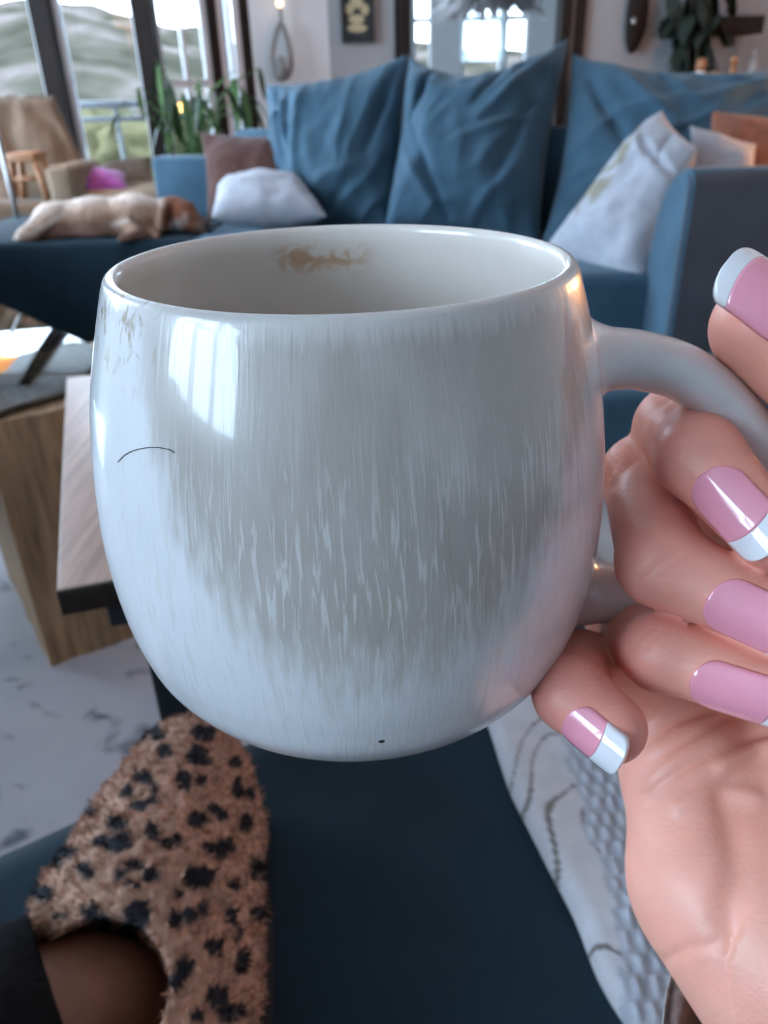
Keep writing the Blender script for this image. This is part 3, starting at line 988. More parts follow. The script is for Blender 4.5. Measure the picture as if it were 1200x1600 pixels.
for u, v, rx, rz in [(558, 44, .062, .022), (557, 30, .048, .024), (546, 14, .025, .03), (570, 15, .025, .03), (557, 4, .04, .03), (557, -12, .03, .03)]:
    c = ony(u, v, 5.47)
    disc('ornament', c[0], c[2], rx, rz, 5.471, MAT['gold'], pr)

# feather pendant in the doorway room
fp = ony(765, 10, 7.4)
fe = thing('feather_pendant', tuple(fp), 'grey feather pendant lamp hanging beyond the doorway', 'lamp')
V, F = [], []
for k in range(520):
    a_ = random.uniform(0, 2 * pi); rr = 0.27 * math.sqrt(random.random())
    z1 = fp[2] + 0.10 - rr * .25 + random.uniform(0, .25)
    p = np.array([fp[0] + rr * math.cos(a_), 7.4 + rr * math.sin(a_), z1])
    d = np.array([math.cos(a_) * rr * 1.0, math.sin(a_) * rr * 1.0, -.16 - random.random() * .06])
    s = np.array([-math.sin(a_ + random.uniform(-1, 1)), math.cos(a_), 0]) * .018
    i0 = len(V)
    V += [p - s * .3, p + s * .3, p + d * .5 + s, p + d + np.array([0, 0, .02]), p + d * .5 - s]
    F.append((i0, i0 + 1, i0 + 2, i0 + 3, i0 + 4))
tag(mesh('feather_fringe', V, F, MAT['feather'], fe), kind='stuff')
V, F = lathe_data([(0.10, 0.30), (0.24, 0.12), (0.23, 0.10), (0.09, 0.28)], 24, (fp[0], 7.4, fp[2]))
mesh('shade_frame', V, F, MAT['feather'], fe)
tube('cord', [(fp[0], 7.4, fp[2] + .28), (fp[0], 7.4, ZC)], 0.006, MAT['black'], fe, 6)

# right back wall: dark oval ornament, shelf with trailing plant, sideboard with ornaments
c = ony(995, 22, 5.47)
wo = thing('wall_ornament', (float(c[0]), 5.49, float(c[2])), 'dark elongated oval ornament hanging on the grey wall', 'wall ornament')
bm = bmesh.new(); bmesh.ops.create_uvsphere(bm, u_segments=24, v_segments=16, radius=1)
for w_ in bm.verts: w_.co = Vector((c[0] + w_.co.x * .068, 5.46 + w_.co.y * .035, c[2] + w_.co.z * .205 * (1 - .15 * w_.co.x)))
bm_mesh('oval_body', bm, MAT['darkwood'], wo, True)
bm = bmesh.new(); bmesh.ops.create_uvsphere(bm, u_segments=16, v_segments=10, radius=1)
c2 = ony(991, 33, 5.42)
for w_ in bm.verts: w_.co = Vector((c2[0] + w_.co.x * .016, 5.425 + w_.co.y * .012, c2[2] + w_.co.z * .02))
bm_mesh('glint', bm, MAT['steel'], wo, True)  # small bright bead standing in for a glint on the oval
a, b = ony(1046, 46, 5.30), ony(1188, 36, 5.30)
zz = float((a[2] + b[2]) / 2)
sh = thing('wall_shelf', (float((a[0] + b[0]) / 2), 5.4, zz - .07), 'thick dark brown wooden shelf on the back wall under the trailing plant', 'shelf')
box('shelf_board', (a[0], 5.24, zz - .045), (b[0], 5.5, zz + .045), MAT['darkwood'], sh, 0.006)
for fx in (.2, .8):
    x_ = a[0] + (b[0] - a[0]) * fx
    box('bracket', (x_ - .015, 5.40, zz - .10), (x_ + .015, 5.5, zz - .045), MAT['black'], sh)
tpc = ony(1093, 30, 5.33)
tr = thing('trailing_plant', (float(tpc[0]), 5.36, zz + .045), 'dark trailing houseplant on the wall shelf hanging down past it', 'plant')
V, F = lathe_data([(0.06, 0.045), (0.08, 0.18), (0.085, 0.19), (0.075, 0.19)], 20, (tpc[0], 5.36, zz))
mesh('pot', V, F, MAT['black'], tr)
for k in range(110):
    u = random.gauss(1096, 19); v = random.uniform(-30, 100)
    u = min(max(u, 1056), 1135)
    if v > 60: u = 1060 + (u - 1056) * .75
    p = ony(u, v, 5.30 + random.uniform(-.13, .10) * (1 if v < 60 else .3))
    p[1] = min(p[1], 5.40)
    a_ = random.uniform(0, 2 * pi)
    leaf_blade('leaf', p, (math.cos(a_), math.sin(a_) * .35 - .15, -.6), random.uniform(.10, .16), random.uniform(.03, .045), .4, MAT['darkleaf'], tr, 4)
for u0, u1 in [(1085, 1075), (1100, 1090), (1110, 1108)]:
    tube('vine', catmull([(tpc[0], 5.33, zz + .19), ony(u0, 20, 5.2), ony(u1, 80, 5.2), ony(u1, 112, 5.2)], 16), 0.008, MAT['darkleaf'], tr, 6)
# sideboard
zsb = float(ony(1100, 132, 5.15)[2])
sb = thing('sideboard', (2.0, 5.2, 0), 'dark wooden sideboard behind the sofa against the back wall', 'sideboard')
box('top', (1.30, 4.98, zsb - .03), (2.75, 5.46, zsb), MAT['darkwood'], sb, 0.004)
box('body', (1.33, 5.0, 0.08), (2.72, 5.45, zsb - .03), MAT['darkwood'], sb)
for k in range(3):
    d_ = box('door', (1.35 + k * .457, 4.985, 0.12), (1.35 + k * .457 + .44, 5.0, zsb - .06), MAT['darkwood'], sb, 0.003)
    box('handle', (1.35 + k * .457 + .40, 4.975, 0.5), (1.35 + k * .457 + .415, 4.985, 0.62), MAT['steel'], d_)
for fx in (1.36, 2.66):
    box('leg', (fx, 5.05, 0), (fx + .04, 5.09, .08), MAT['darkwood'], sb)
def ornament(name, u, prof, mats, label, cat):
    c = ony(u, 131, 5.12)
    e = thing(name, (float(c[0]), 5.12, zsb), label, cat)
    for nm, pr_, mt in zip(('body', 'top_part'), prof, mats):
        V, F = lathe_data(pr_, 16, (c[0], 5.12, zsb))
        mesh(nm, V, F, mt, e)
    return e
ornament('candle_holder', 1091, [[(.03, 0), (.035, .02), (.034, .06), (.02, .07)], [(.026, .07), (.032, .09), (.028, .125), (.012, .135)]], [MAT['wall_w'], MAT['oak']], 'small white and brown candle holder below the trailing plant', 'candle holder')
ornament('bowl', 1114, [[(.03, 0), (.06, .02), (.075, .05), (.07, .05)], [(.066, .048), (.045, .062), (.01, .068)]], [MAT['beige'], MAT['beige']], 'low cream bowl on the sideboard beside the brown figurine', 'bowl')
ornament('figurine', 1141, [[(.028, 0), (.03, .04), (.018, .08), (.014, .09)], [(.016, .09), (.026, .11), (.024, .13), (.008, .145)]], [MAT['oak'], MAT['oak']], 'small brown wooden figurine on the sideboard', 'figurine')
ornament('vase', 1173, [[(.022, 0), (.032, .05), (.024, .11), (.012, .13)], [(.012, .13), (.018, .15), (.020, .165), (.017, .165)]], [MAT['pot'], MAT['pot']], 'slim grey vase at the right end of the sideboard ornaments', 'vase')

# ------------------------------------------------------------------ rug, glass table, side table, near sofa
def rug():
    m = M('rug_pile', (0.36, 0.35, 0.38), 0.95, 0.10, 12, 0.5, 500, sheen=0.2)
    nt = m.node_tree; N, L = nt.nodes, nt.links
    b = N['Principled BSDF']
    tc = N.new('ShaderNodeTexCoord')
    def layer(scale, lo, hi, stretch):
        mp = N.new('ShaderNodeMapping'); mp.inputs['Scale'].default_value = stretch
        L.new(tc.outputs['Object'], mp.inputs[0])
        nz = N.new('ShaderNodeTexNoise'); nz.inputs['Scale'].default_value = scale; nz.inputs['Detail'].default_value = 4; nz.inputs['Distortion'].default_value = 0.6
        L.new(mp.outputs[0], nz.inputs[0])
        mr = N.new('ShaderNodeMapRange'); mr.inputs[1].default_value = lo; mr.inputs[2].default_value = hi
        L.new(nz.outputs[0], mr.inputs[0])
        return mr
    l1 = layer(9, 0.60, 0.68, (1, 1.6, 1))
    l2 = layer(4, 0.3, 0.7, (1, 1, 1))
    mx = N.new('ShaderNodeMix'); mx.data_type = 'RGBA'
    mx.inputs[6].default_value = (0.60, 0.57, 0.59, 1); mx.inputs[7].default_value = (0.48, 0.47, 0.52, 1)
    L.new(l2.outputs[0], mx.inputs[0])
    m2 = N.new('ShaderNodeMix'); m2.data_type = 'RGBA'
    m2.inputs[7].default_value = (0.16, 0.16, 0.19, 1)
    L.new(l1.outputs[0], m2.inputs[0]); L.new(mx.outputs[2], m2.inputs[6])
    L.new(m2.outputs[2], b.inputs['Base Color'])
    o = box('rug', (-1.9, 0.35, 0.0), (0.46, 2.35, 0.014), m, None, 0.005)
    tag(o, 'pale grey rug with faded dark blotches under the tables', 'rug')
rug()

gd = MAT['glass_top'] = glass_pane('table_glass', (0.86, 0.93, 0.90))
gd.node_tree.nodes['Fresnel'].inputs[0].default_value = 1.9
gt = thing('glass_coffee_table', (-0.62, 1.35, 0.014), 'glass topped coffee table on a solid driftwood block', 'table')
K = np.array([-0.426, 1.336]); f1 = np.array([.65, .76]); f2 = np.array([-.67, .742])
poly = [K - f1 * .95, K, K + f2 * .95, K + f2 * .95 - f1 * .95]
prism('glass_top', [tuple(p) for p in poly], 0.487, 0.5, gd, gt, 0.002, 2)
c0 = np.array([-0.615, 1.105]); e1 = np.array([.83, .558]); e2 = np.array([-.558, .83])
def drift(poly, name):
    bm = bmesh.new()
    n = 14
    P4 = [np.array(p) for p in poly]
    rings = []
    for k in range(n + 1):
        z = 0.014 + (0.473) * k / n
        ring = []
        for s in range(4):
            for i in range(10):
                p = P4[s] + (P4[(s + 1) % 4] - P4[s]) * i / 10
                a = 0 if i == 0 else 0.008
                p = p + a * np.array([fbm((p[0] * 3, p[1] * 3, z * .6), 6), fbm((p[1] * 3, p[0] * 3, z * .6 + 4), 6)])
                ring.append(bm.verts.new((p[0], p[1], z)))
        rings.append(ring)
    for k in range(n):
        for i in range(40):
            bm.faces.new((rings[k][i], rings[k][(i + 1) % 40], rings[k + 1][(i + 1) % 40], rings[k + 1][i]))
    bm.faces.new(rings[0][::-1]); bm.faces.new(rings[-1])
    return bm_mesh(name, bm, MAT['drift'], gt)
drift([c0, c0 + e1 * .34, c0 + e1 * .34 + e2 * .36, c0 + e2 * .36], 'driftwood_base')

wt = thing('side_table', (-0.1, 0.75, 0.014), 'pale wood side table with black metal frame beside the slipper', 'table')
c0 = np.array([-0.247, 0.480]); e1 = np.array([.955, .297]); e2 = np.array([-.318, .948])
def rel(a, b): return tuple(c0 + e1 * a + e2 * b)
# planks of the top
for k in range(3):
    a0, a1 = k * .1 + .0006, (k + 1) * .1 - .0006
    prism('plank', [rel(a0, 0), rel(a1, 0), rel(a1, .53), rel(a0, .53)], .578, .6, MAT['ash'], wt, .0015, 2)
prism('edge_band', [rel(0, -.004), rel(.3, -.004), rel(.3, 0), rel(0, 0)], .578, .5995, MAT['darkwood'], wt, .001, 2)
prism('frame_bar', [rel(.03, .012), rel(.27, .012), rel(.27, .037), rel(.03, .037)], .548, .578, MAT['black'], wt, .002, 2)
prism('frame_bar', [rel(.03, .49), rel(.27, .49), rel(.27, .515), rel(.03, .515)], .548, .578, MAT['black'], wt, .002, 2)
for a in (.03, .245):
    prism('frame_bar', [rel(a, .037), rel(a + .025, .037), rel(a + .025, .49), rel(a, .49)], .548, .578, MAT['black'], wt, .002, 2)
    for b in ((.012 if a < .1 else .12), .49):
        a_ = a + (.022 if a < .1 else 0)
        prism('leg', [rel(a_, b), rel(a_ + .025, b), rel(a_ + .025, b + .025), rel(a_, b + .025)], .014, .548, MAT['black'], wt, .002, 2)

nsofa = thing('chaise', (0.2, 0.2, 0), 'dark blue chaise seat in the foreground under the slipper', 'sofa')
s1 = np.array([.848, .53]); s2 = np.array([.53, -.848]); q0 = np.array([-.285, .395])
def srel(a, b): return tuple(q0 + s1 * a + s2 * b)
def soft_seat(name, z0, z1, mat):
    bm = bmesh.new()
    n, m = 90, 60
    V = {}
    A0_, A1_, B0_, B1_ = -.55, 1.25, 0.0, 1.05
    def pt(a, b, top):
        x, y = srel(a, b)
        da = min(a - A0_, A1_ - a); db = min(b - B0_, B1_ - b)
        e = min(da, db)
        r = .05
        z = z1
        if e < r: z = z1 - r + math.sqrt(max(0, r * r - (r - e) ** 2))
        z += .006 * fbm((x, y, 0), 5) * min(1, e / .05)
        return (x, y, z if top else z0)
    aa = sorted(set(list(np.linspace(A0_, A0_ + .05, 8)) + list(np.linspace(A0_ + .05, A1_ - .05, n)) + list(np.linspace(A1_ - .05, A1_, 8))))
    bb = sorted(set(list(np.linspace(B0_, B0_ + .05, 8)) + list(np.linspace(B0_ + .05, B1_ - .05, m)) + list(np.linspace(B1_ - .05, B1_, 8))))
    Vv, F = [], []
    for b in bb:
        for a in aa: Vv.append(pt(a, b, True))
    na, nb_ = len(aa), len(bb)
    for j in range(nb_ - 1):
        for i in range(na - 1):
            F.append((j * na + i, (j + 1) * na + i, (j + 1) * na + i + 1, j * na + i + 1))
    rim = [i for i in range(na)] + [j * na + na - 1 for j in range(1, nb_)] + [(nb_ - 1) * na + i for i in range(na - 2, -1, -1)] + [j * na for j in range(nb_ - 2, 0, -1)]
    o0 = len(Vv)
    for r_ in rim: Vv.append((Vv[r_][0], Vv[r_][1], z0))
    L_ = len(rim)
    for k in range(L_):
        F.append((rim[k], rim[(k + 1) % L_], o0 + (k + 1) % L_, o0 + k))
    F.append(tuple(o0 + k for k in range(L_)))
    return mesh(name, Vv, F, mat, nsofa)
soft_seat('seat_cushion', .30, .452, MAT['navy_and_shaded_blue'])
prism('base', [srel(-.53, .02), srel(-.53, 1.03), srel(1.23, 1.03), srel(1.23, .02)], .05, .30, MAT['navy_and_shaded_blue'], nsofa, .01)
for a, b in ((-.48, .08), (1.15, .08), (-.48, .95), (1.15, .95)):
    prism('foot', [srel(a, b), srel(a, b + .05), srel(a + .05, b + .05), srel(a + .05, b)], 0.0, .05, MAT['black'], nsofa)

def throw():
    EP = [(720, 1010), (745, 1080), (768, 1138), (800, 1230), (850, 1335), (896, 1425), (938, 1525), (985, 1605), (1030, 1680)]
    E = catmull([onz(u, v, .462) for u, v in EP], 220)
    nb_ = 200
    V, col = [], []
    for i, p in enumerate(E):
        for j in range(nb_ + 1):
            b = .36 * j / nb_
            q = p + np.array([b, b * .10, 0])
            e = min(1, b / .012)
            z = .4545 + .013 * math.sqrt(max(0, 1 - (1 - e) ** 2)) + .006 * fbm((q[0], q[1], 2), 8)
            c = np.array([.50, .49, .51])
            s = i / len(E)
            lim = .050 + .010 * fbm((q[0], q[1], 5), 20) - .105 * max(0, s - .33)
            if b > lim:
                # knitted popcorn rows
                k = min(1, (b - lim) / .01)
                x = q[0] * 2 * pi / .0100; y = q[1] * 2 * pi / .0130
                wob = 1.6 * fbm((q[0], q[1], 8), 45)
                hgt = max(0, math.sin(x + wob + (math.floor(q[1] / .0130) % 2) * pi)) * abs(math.sin(y / 2 + .8 * wob)) ** .6
                z += k * .0055 * hgt * (0.75 + .5 * noise.noise(Vector(q) * 90))
                c = np.array([.44, .46, .51]) * (0.78 + .3 * hgt)
            else:
                # printed medallion outlines
                f1_ = fbm((q[0] * .9, q[1] * .62, 3.3), 17, 1)
                w = min(abs(f1_ + .05), abs(f1_ - .28))
                if w < .022: c = np.array([.15, .13, .12]); z -= .0006
            V.append((q[0], q[1], z)); col.append(c)
    m = nb_ + 1
    F = []
    for i in range(len(E) - 1):
        for j in range(nb_):
            F.append((i * m + j, (i + 1) * m + j, (i + 1) * m + j + 1, i * m + j + 1))
    o = mesh('throw_blanket', V, F, M('throw_cloth', (1, 1, 1), 0.9, 0.08, 60, 0.3, 700, sheen=0.3, attr='col'), None, True, np.array(col))
    tag(o, 'pale grey throw blanket with knitted relief and dark printed outlines under the hand', 'blanket')
throw()

# ------------------------------------------------------------------ slipper, ankle, trouser leg
person = thing('person', (0.0, 0.0, 0.452), 'person with pink french nails holding the mug, one slippered foot on the chaise', 'person')
def slipper():
    h = .0028
    A = onz(292, 1218, .500); B = onz(262, 1320, .507); Cc = onz(228, 1440, .512); D = onz(226, 1560, .508); E_ = onz(232, 1760, .505)
    pts = np.array([A, B, Cc, D, E_])
    lo = pts.min(0) - .075; hi = pts.max(0) + .075
    lo[2] = .440; hi[2] = .60
    G, org = grid(lo, hi, h)
    d = cap(G, A, B, .041, .050)
    d = smin(d, cap(G, B, Cc, .050, .058), .01)
    d = smin(d, cap(G, Cc, D, .058, .054), .01)
    d = smin(d, cap(G, D, E_, .052, .044), .01)
    d = smin(d, cap(G, onz(315, 1300, .485), onz(288, 1560, .485), .034, .032), .03)
    d = np.maximum(d, .4535 - G[2])
    hole = cap(G, at(150, 1562, .400), at(140, 1560, .30), .037, .030)
    hole = np.minimum(hole, cap(G, at(150, 1562, .400), at(70, 1600, .378), .037, .040))
    hole = np.minimum(hole, cap(G, at(70, 1600, .378), at(-160, 1740, .34), .040, .06))
    d = np.maximum(d, -hole)
    V, F = surface_nets(d, org, h)
    P = proj(V)
    u, v = P[:, 0], P[:, 1]
    n1 = np.array([noise.noise(Vector(p) * 130) for p in V])
    n2 = np.array([noise.noise(Vector(p) * 260 + Vector((9, 2, 4))) for p in V])
    n3 = np.array([noise.noise(Vector(p) * 75 + Vector((3, 1, 7))) for p in V])
    # outward direction from the foot axis
    axis = pts[0] + np.clip(((V - pts[0]) @ (pts[4] - pts[0])) / ((pts[4] - pts[0]) @ (pts[4] - pts[0])), 0, 1)[:, None] * (pts[4] - pts[0])
    out = V - axis
    out /= np.linalg.norm(out, axis=1)[:, None] + 1e-9
    top = np.clip((V[:, 2] - .456) / .01, 0, 1)
    V = V + out * ((np.abs(n1) * .0058 + np.abs(n2) * .0034 - .0014) * top)[:, None]
    sp = [(655,130,34,32),(590,150,26,24),(500,222,40,34),(680,195,30,40),(850,130,45,26),(820,215,46,34),(860,240,24,20),(975,245,28,28),(410,310,28,17),(600,312,40,22),(535,370,24,30),(575,425,40,28),(632,412,34,26),(640,360,14,30),(760,325,32,42),(840,325,22,20),(370,408,22,18),(392,455,24,22),(295,525,26,16),(492,505,48,30),(462,580,76,36),(520,560,30,30),(640,545,32,38),(700,585,44,44),(738,560,22,36),(815,490,42,30),(895,440,30,26),(925,470,24,20),(915,610,62,44),(860,590,24,20),(1020,500,24,42),(990,350,24,48),(1035,380,22,26),(285,618,42,26),(245,660,22,20),(365,695,36,32),(500,715,30,28),(560,675,48,18),(640,722,38,30),(548,752,32,16),(820,720,64,48),(742,792,24,22),(975,760,28,26),(190,800,40,34),(120,930,40,36),(400,870,48,38),(440,920,24,36),(575,885,54,60),(540,960,36,46),(725,900,32,46),(792,895,34,32),(850,870,22,38),(960,900,26,50),(990,965,22,46),(880,1020,38,38),(770,1090,38,54),(730,1170,28,34),(1000,1080,32,66),(1062,690,26,52),(600,1095,38,22),(910,1235,50,50),(965,1290,44,56),(810,1310,36,24),(260,880,34,14),(1060,880,24,40),(330,330,16,10)]
    w = np.full(len(V), -9.0)
    for cx, cy, ra, rb in sp:
        uu, vv = .375 * cx, 1100 + .375 * cy
        ra, rb = ra * .375 + 1.5, rb * .375 + 1.5
        w = np.maximum(w, 1 - np.hypot((u - uu) / ra, (v - vv) / rb))
    w = np.clip((w + .42 * n3 + .3 * n1 + .06) / .2, 0, 1)
    tan = np.array([.41, .238, .168]) * (1 + .32 * n2 + .25 * n1)[:, None]
    col = tan * (1 - w[:, None]) + np.array([.022, .022, .028]) * w[:, None]
    e = thing('slipper', tuple(Cc * [1, 1, 0] + np.array([0, 0, .4535])), 'fuzzy tan slipper with black leopard spots on the chaise', 'slipper')
    mesh('fleece_upper', V, F, M('leopard_fleece', (1, 1, 1), 0.95, 0.12, 300, 0.5, 600, sheen=0.1, attr='col', spec=0.1), e, True, col)
    # fuzzy pile standing off the fleece
    ids = rng.choice(len(V), 15000)
    PV, PF, PC = [], [], []
    for i in ids:
        if top[i] < .9: continue
        p = V[i]; d_ = out[i] + rng.normal(0, .45, 3); d_ /= np.linalg.norm(d_)
        sd = np.cross(d_, rng.normal(0, 1, 3)); sd /= np.linalg.norm(sd)
        l_ = rng.uniform(.003, .0065); k_ = len(PV)
        mid_ = p + d_ * l_ * .6 + sd * l_ * .15
        PV += [p - sd * .0006 - d_ * .001, p + sd * .0006 - d_ * .001, mid_ + sd * .0004, p + d_ * l_ * .8 + sd * l_ * .5, mid_ - sd * .0004]
        PF.append((k_, k_ + 1, k_ + 2, k_ + 3, k_ + 4)); PC += [col[i] * rng.uniform(.85, 1.15)] * 5
    tag(mesh('fleece_pile', PV, PF, M('fleece_pile', (1, 1, 1), .95, .1, 300, attr='col', spec=.1), e, True, np.array(PC)), kind='stuff')
    # thin sole
    ring = []
    for t in np.linspace(0, 2 * pi, 40, endpoint=False):
        c_ = (A + E_) / 2 + np.array([.012, 0, 0]); ax = (A - E_)[:2]; L_ = np.linalg.norm(ax) / 2 + .034; ax /= np.linalg.norm(ax); nn = np.array([-ax[1], ax[0]])
        ring.append(tuple(c_[:2] + ax * L_ * math.cos(t) + nn * .043 * math.sin(t)))
    if Matrix(((ring[1][0] - ring[0][0], ring[1][1] - ring[0][1]), (ring[2][0] - ring[1][0], ring[2][1] - ring[1][1]))).determinant() < 0: ring = ring[::-1]
    prism('sole', ring, .4525, .4575, MAT['black'], e)
slipper()
SKIN = dict(rough=0.42, var=0.07, vs=90, bump=0.22, bs=900, sss=0.12, bdist=0.0006)
def leg():
    path = catmull([at(240, 1640, .44), at(150, 1568, .405), at(60, 1606, .382), at(-60, 1680, .365), at(-330, 1790, .355)], 26)
    rad = np.interp(np.linspace(0, 1, 26), [0, .25, .45, .7, 1], [.030, .033, .035, .040, .050])
    V, F = tube_data(path, rad, 28)
    mesh('leg', V, F, M('leg_skin', (.30, .135, .085), **{**SKIN, 'sss': .05}), person)
    hem = at(92, 1582, .385)
    pth = catmull([hem, at(-30, 1650, .368), at(-330, 1790, .35), at(-700, 1900, .34), (-.30, -.10, .54), (-.10, -.38, .57)], 30)
    rad = .050 + .022 * np.linspace(0, 1, 30)
    V, F = tube_data(pth, rad, 40, caps=False)
    V = np.array(V)
    for i in range(len(V)):
        V[i] += .004 * fbm(V[i], 25)
    n = 30
    # inner lining to give the hem thickness
    V2, F2 = tube_data(pth, rad - .003, 40, caps=False)
    F = list(F) + [tuple(len(V) + k for k in f[::-1]) for f in F2]
    F += [(k, len(V) + k, len(V) + (k + 1) % 40, (k + 1) % 40) for k in range(40)]
    V = np.vstack([V, V2])
    mesh('trouser_leg', V, F, M('black_trouser_cloth', (.006, .006, .007), 0.9, 0.3, 300, 0.5, 400, spec=0.1), person)
leg()
def sweater():
    h = .012
    G, org = grid((-.33, -.62, .44), (.42, .20, 1.08), h)
    d = cap(G, (.03, -.44, .58), (.02, -.46, .86), .15, .16)
    d = smin(d, cap(G, (-.15, -.46, .93), (.19, -.46, .93), .07, .07), .08)
    d = smin(d, cap(G, (.21, -.44, .93), (.29, -.10, .66), .06, .052), .05)
    d = smin(d, cap(G, (.29, -.10, .66), (.27, .08, .545), .05, .05), .04)
    d = smin(d, cap(G, (.02, -.47, .98), (.02, -.46, 1.05), .05, .05), .04)
    d = np.maximum(d, .456 - G[2])
    V, F = surface_nets(d, org, h)
    mesh('sweater', V, F, M('dark_knit', (.045, .035, .032), .9, .2, 60, .4, 200), person)
sweater()

# ------------------------------------------------------------------ the mug
MX, MY, MZ = -0.0064, 0.147, 0.8935      # axis and rim height
hc = np.array([0, .01, .02, .03, .04, .05, .06, .07, .078, .085, .09, .095])
rc = np.array([.0425, .04560, .04835, .0501, .05115, .0516, .0511, .0495, .0468, .0413, .0342, .0262])
def mug_profile(n=160):
    m_ = np.gradient(rc, hc)
    H = np.linspace(.0022, .095, n)
    i = np.clip(np.searchsorted(hc, H) - 1, 0, len(hc) - 2)
    L_ = hc[i + 1] - hc[i]; t = (H - hc[i]) / L_
    r = (2*t**3-3*t**2+1)*rc[i] + (t**3-2*t**2+t)*L_*m_[i] + (-2*t**3+3*t**2)*rc[i+1] + (t**3-t**2)*L_*m_[i+1]
    return H, r
def mug_material(inner=False):
    m = bpy.data.materials.new('mug_inner_glaze' if inner else 'mug_reactive_glaze')
    m.use_nodes = True
    nt = m.node_tree; N, L = nt.nodes, nt.links
    b = N['Principled BSDF']
    b.inputs['Roughness'].default_value = 0.22 if not inner else 0.25
    b.inputs['Coat Weight'].default_value = 0.6
    b.inputs['Coat Roughness'].default_value = 0.06
    uv = N.new('ShaderNodeUVMap'); uv.uv_map = 'UVMap'
    sep = N.new('ShaderNodeSeparateXYZ'); L.new(uv.outputs[0], sep.inputs[0])
    TH, HH = sep.outputs[0], sep.outputs[1]
    def math_(op, a, b_=None, c=None):
        n = N.new('ShaderNodeMath'); n.operation = op
        for k, x in enumerate((a, b_, c)):
            if x is None: continue
            if isinstance(x, (int, float)): n.inputs[k].default_value = x
            else: L.new(x, n.inputs[k])
        return n.outputs[0]
    def rng_(x, a, b_, c=0.0, d=1.0, smooth=True):
        n = N.new('ShaderNodeMapRange')
        if smooth: n.interpolation_type = 'SMOOTHSTEP'
        L.new(x, n.inputs[0]) if not isinstance(x, float) else None
        for k, y in enumerate((a, b_, c, d)): n.inputs[1 + k].default_value = y
        return n.outputs[0]
    def noise_(sx, sy, detail=3, dist=0.0, off=0.0):
        mp = N.new('ShaderNodeMapping'); mp.inputs['Scale'].default_value = (sx, sy, 1); mp.inputs['Location'].default_value = (off, off * .7, off)
        L.new(uv.outputs[0], mp.inputs[0])
        n = N.new('ShaderNodeTexNoise'); n.noise_dimensions = '3D'; n.inputs['Scale'].default_value = 1.0; n.inputs['Detail'].default_value = detail; n.inputs['Distortion'].default_value = dist
        L.new(mp.outputs[0], n.inputs[0])
        return n.outputs[0]
    def mix_(f, a, b_):
        n = N.new('ShaderNodeMix'); n.data_type = 'RGBA'
        if isinstance(f, (int, float)): n.inputs[0].default_value = f
        else: L.new(f, n.inputs[0])
        for k, x in ((6, a), (7, b_)):
            if isinstance(x, tuple): n.inputs[k].default_value = (*x, 1)
            else: L.new(x, n.inputs[k])
        return n.outputs[2]
    if not inner:
        # theta: radians, 0 towards the viewer; H: metres below the rim
        streak = noise_(34, 95, 3, 0.25)                 # long drips
        fine = noise_(58, 95, 4, 0.9, 3.1)               # short pale worms
        soft = noise_(5, 40, 3, 0.4, 7.7)
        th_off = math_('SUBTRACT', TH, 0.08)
        th_side = math_('MULTIPLY', th_off, math_('SUBTRACT', 1.0, math_('MULTIPLY', math_('GREATER_THAN', th_off, 0.0), 0.22)))  # glaze widened on the right, standing in for hand reflection and shade
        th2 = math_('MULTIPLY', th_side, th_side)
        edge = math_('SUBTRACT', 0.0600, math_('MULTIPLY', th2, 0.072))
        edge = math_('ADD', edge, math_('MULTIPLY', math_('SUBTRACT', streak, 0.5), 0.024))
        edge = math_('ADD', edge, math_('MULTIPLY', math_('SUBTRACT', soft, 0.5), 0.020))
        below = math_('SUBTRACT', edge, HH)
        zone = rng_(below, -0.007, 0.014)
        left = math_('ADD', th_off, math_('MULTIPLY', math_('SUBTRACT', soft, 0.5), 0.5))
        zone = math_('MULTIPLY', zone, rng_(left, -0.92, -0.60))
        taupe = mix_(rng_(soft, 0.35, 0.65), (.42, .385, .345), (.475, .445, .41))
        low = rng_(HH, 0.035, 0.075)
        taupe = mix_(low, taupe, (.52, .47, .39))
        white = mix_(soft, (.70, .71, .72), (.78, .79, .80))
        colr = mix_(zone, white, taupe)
        # pale worm streaks inside the glaze, strongest in the lower half
        worm = math_('MULTIPLY', rng_(fine, 0.52, 0.64), rng_(HH, 0.008, 0.036))
        worm = math_('MULTIPLY', worm, 0.7)
        colr = mix_(worm, colr, (.68, .675, .65))
        # lighter rim band with ragged lower edge
        rimn = math_('ADD', HH, math_('MULTIPLY', math_('SUBTRACT', noise_(55, 60, 4, 0.3, 1.3), 0.5), 0.007))
        rim = rng_(rimn, 0.0048, 0.0012)
        colr = mix_(math_('MULTIPLY', rim, 0.65), colr, (.62, .61, .59))
        # coffee marks under the rim on the left
        stain = math_('MULTIPLY', rng_(noise_(18, 260, 4, 0.8, 5.0), 0.52, 0.68), math_('MULTIPLY', rng_(HH, 0.016, 0.004), math_('MULTIPLY', rng_(TH, -0.55, -0.75), rng_(TH, -1.35, -1.1))))
        colr = mix_(math_('MULTIPLY', stain, 0.75), colr, (.38, .28, .16))
        # one dark speck low on the front
        sx = math_('SUBTRACT', TH, 0.10); sy = math_('MULTIPLY', math_('SUBTRACT', HH, 0.0727), 24.0)
        spk = rng_(math_('ADD', math_('MULTIPLY', sx, sx), math_('MULTIPLY', sy, sy)), 0.00022, 0.00008)
        colr = mix_(spk, colr, (.06, .05, .05))
        bp = N.new('ShaderNodeBump'); bp.inputs['Strength'].default_value = 0.12; bp.inputs['Distance'].default_value = 0.0006
        L.new(math_('ADD', fine, soft), bp.inputs['Height'])
        L.new(bp.outputs[0], b.inputs['Normal'])
    else:
        soft = noise_(3, 60, 3, 0.3)
        colr = mix_(soft, (.68, .61, .54), (.76, .70, .64))
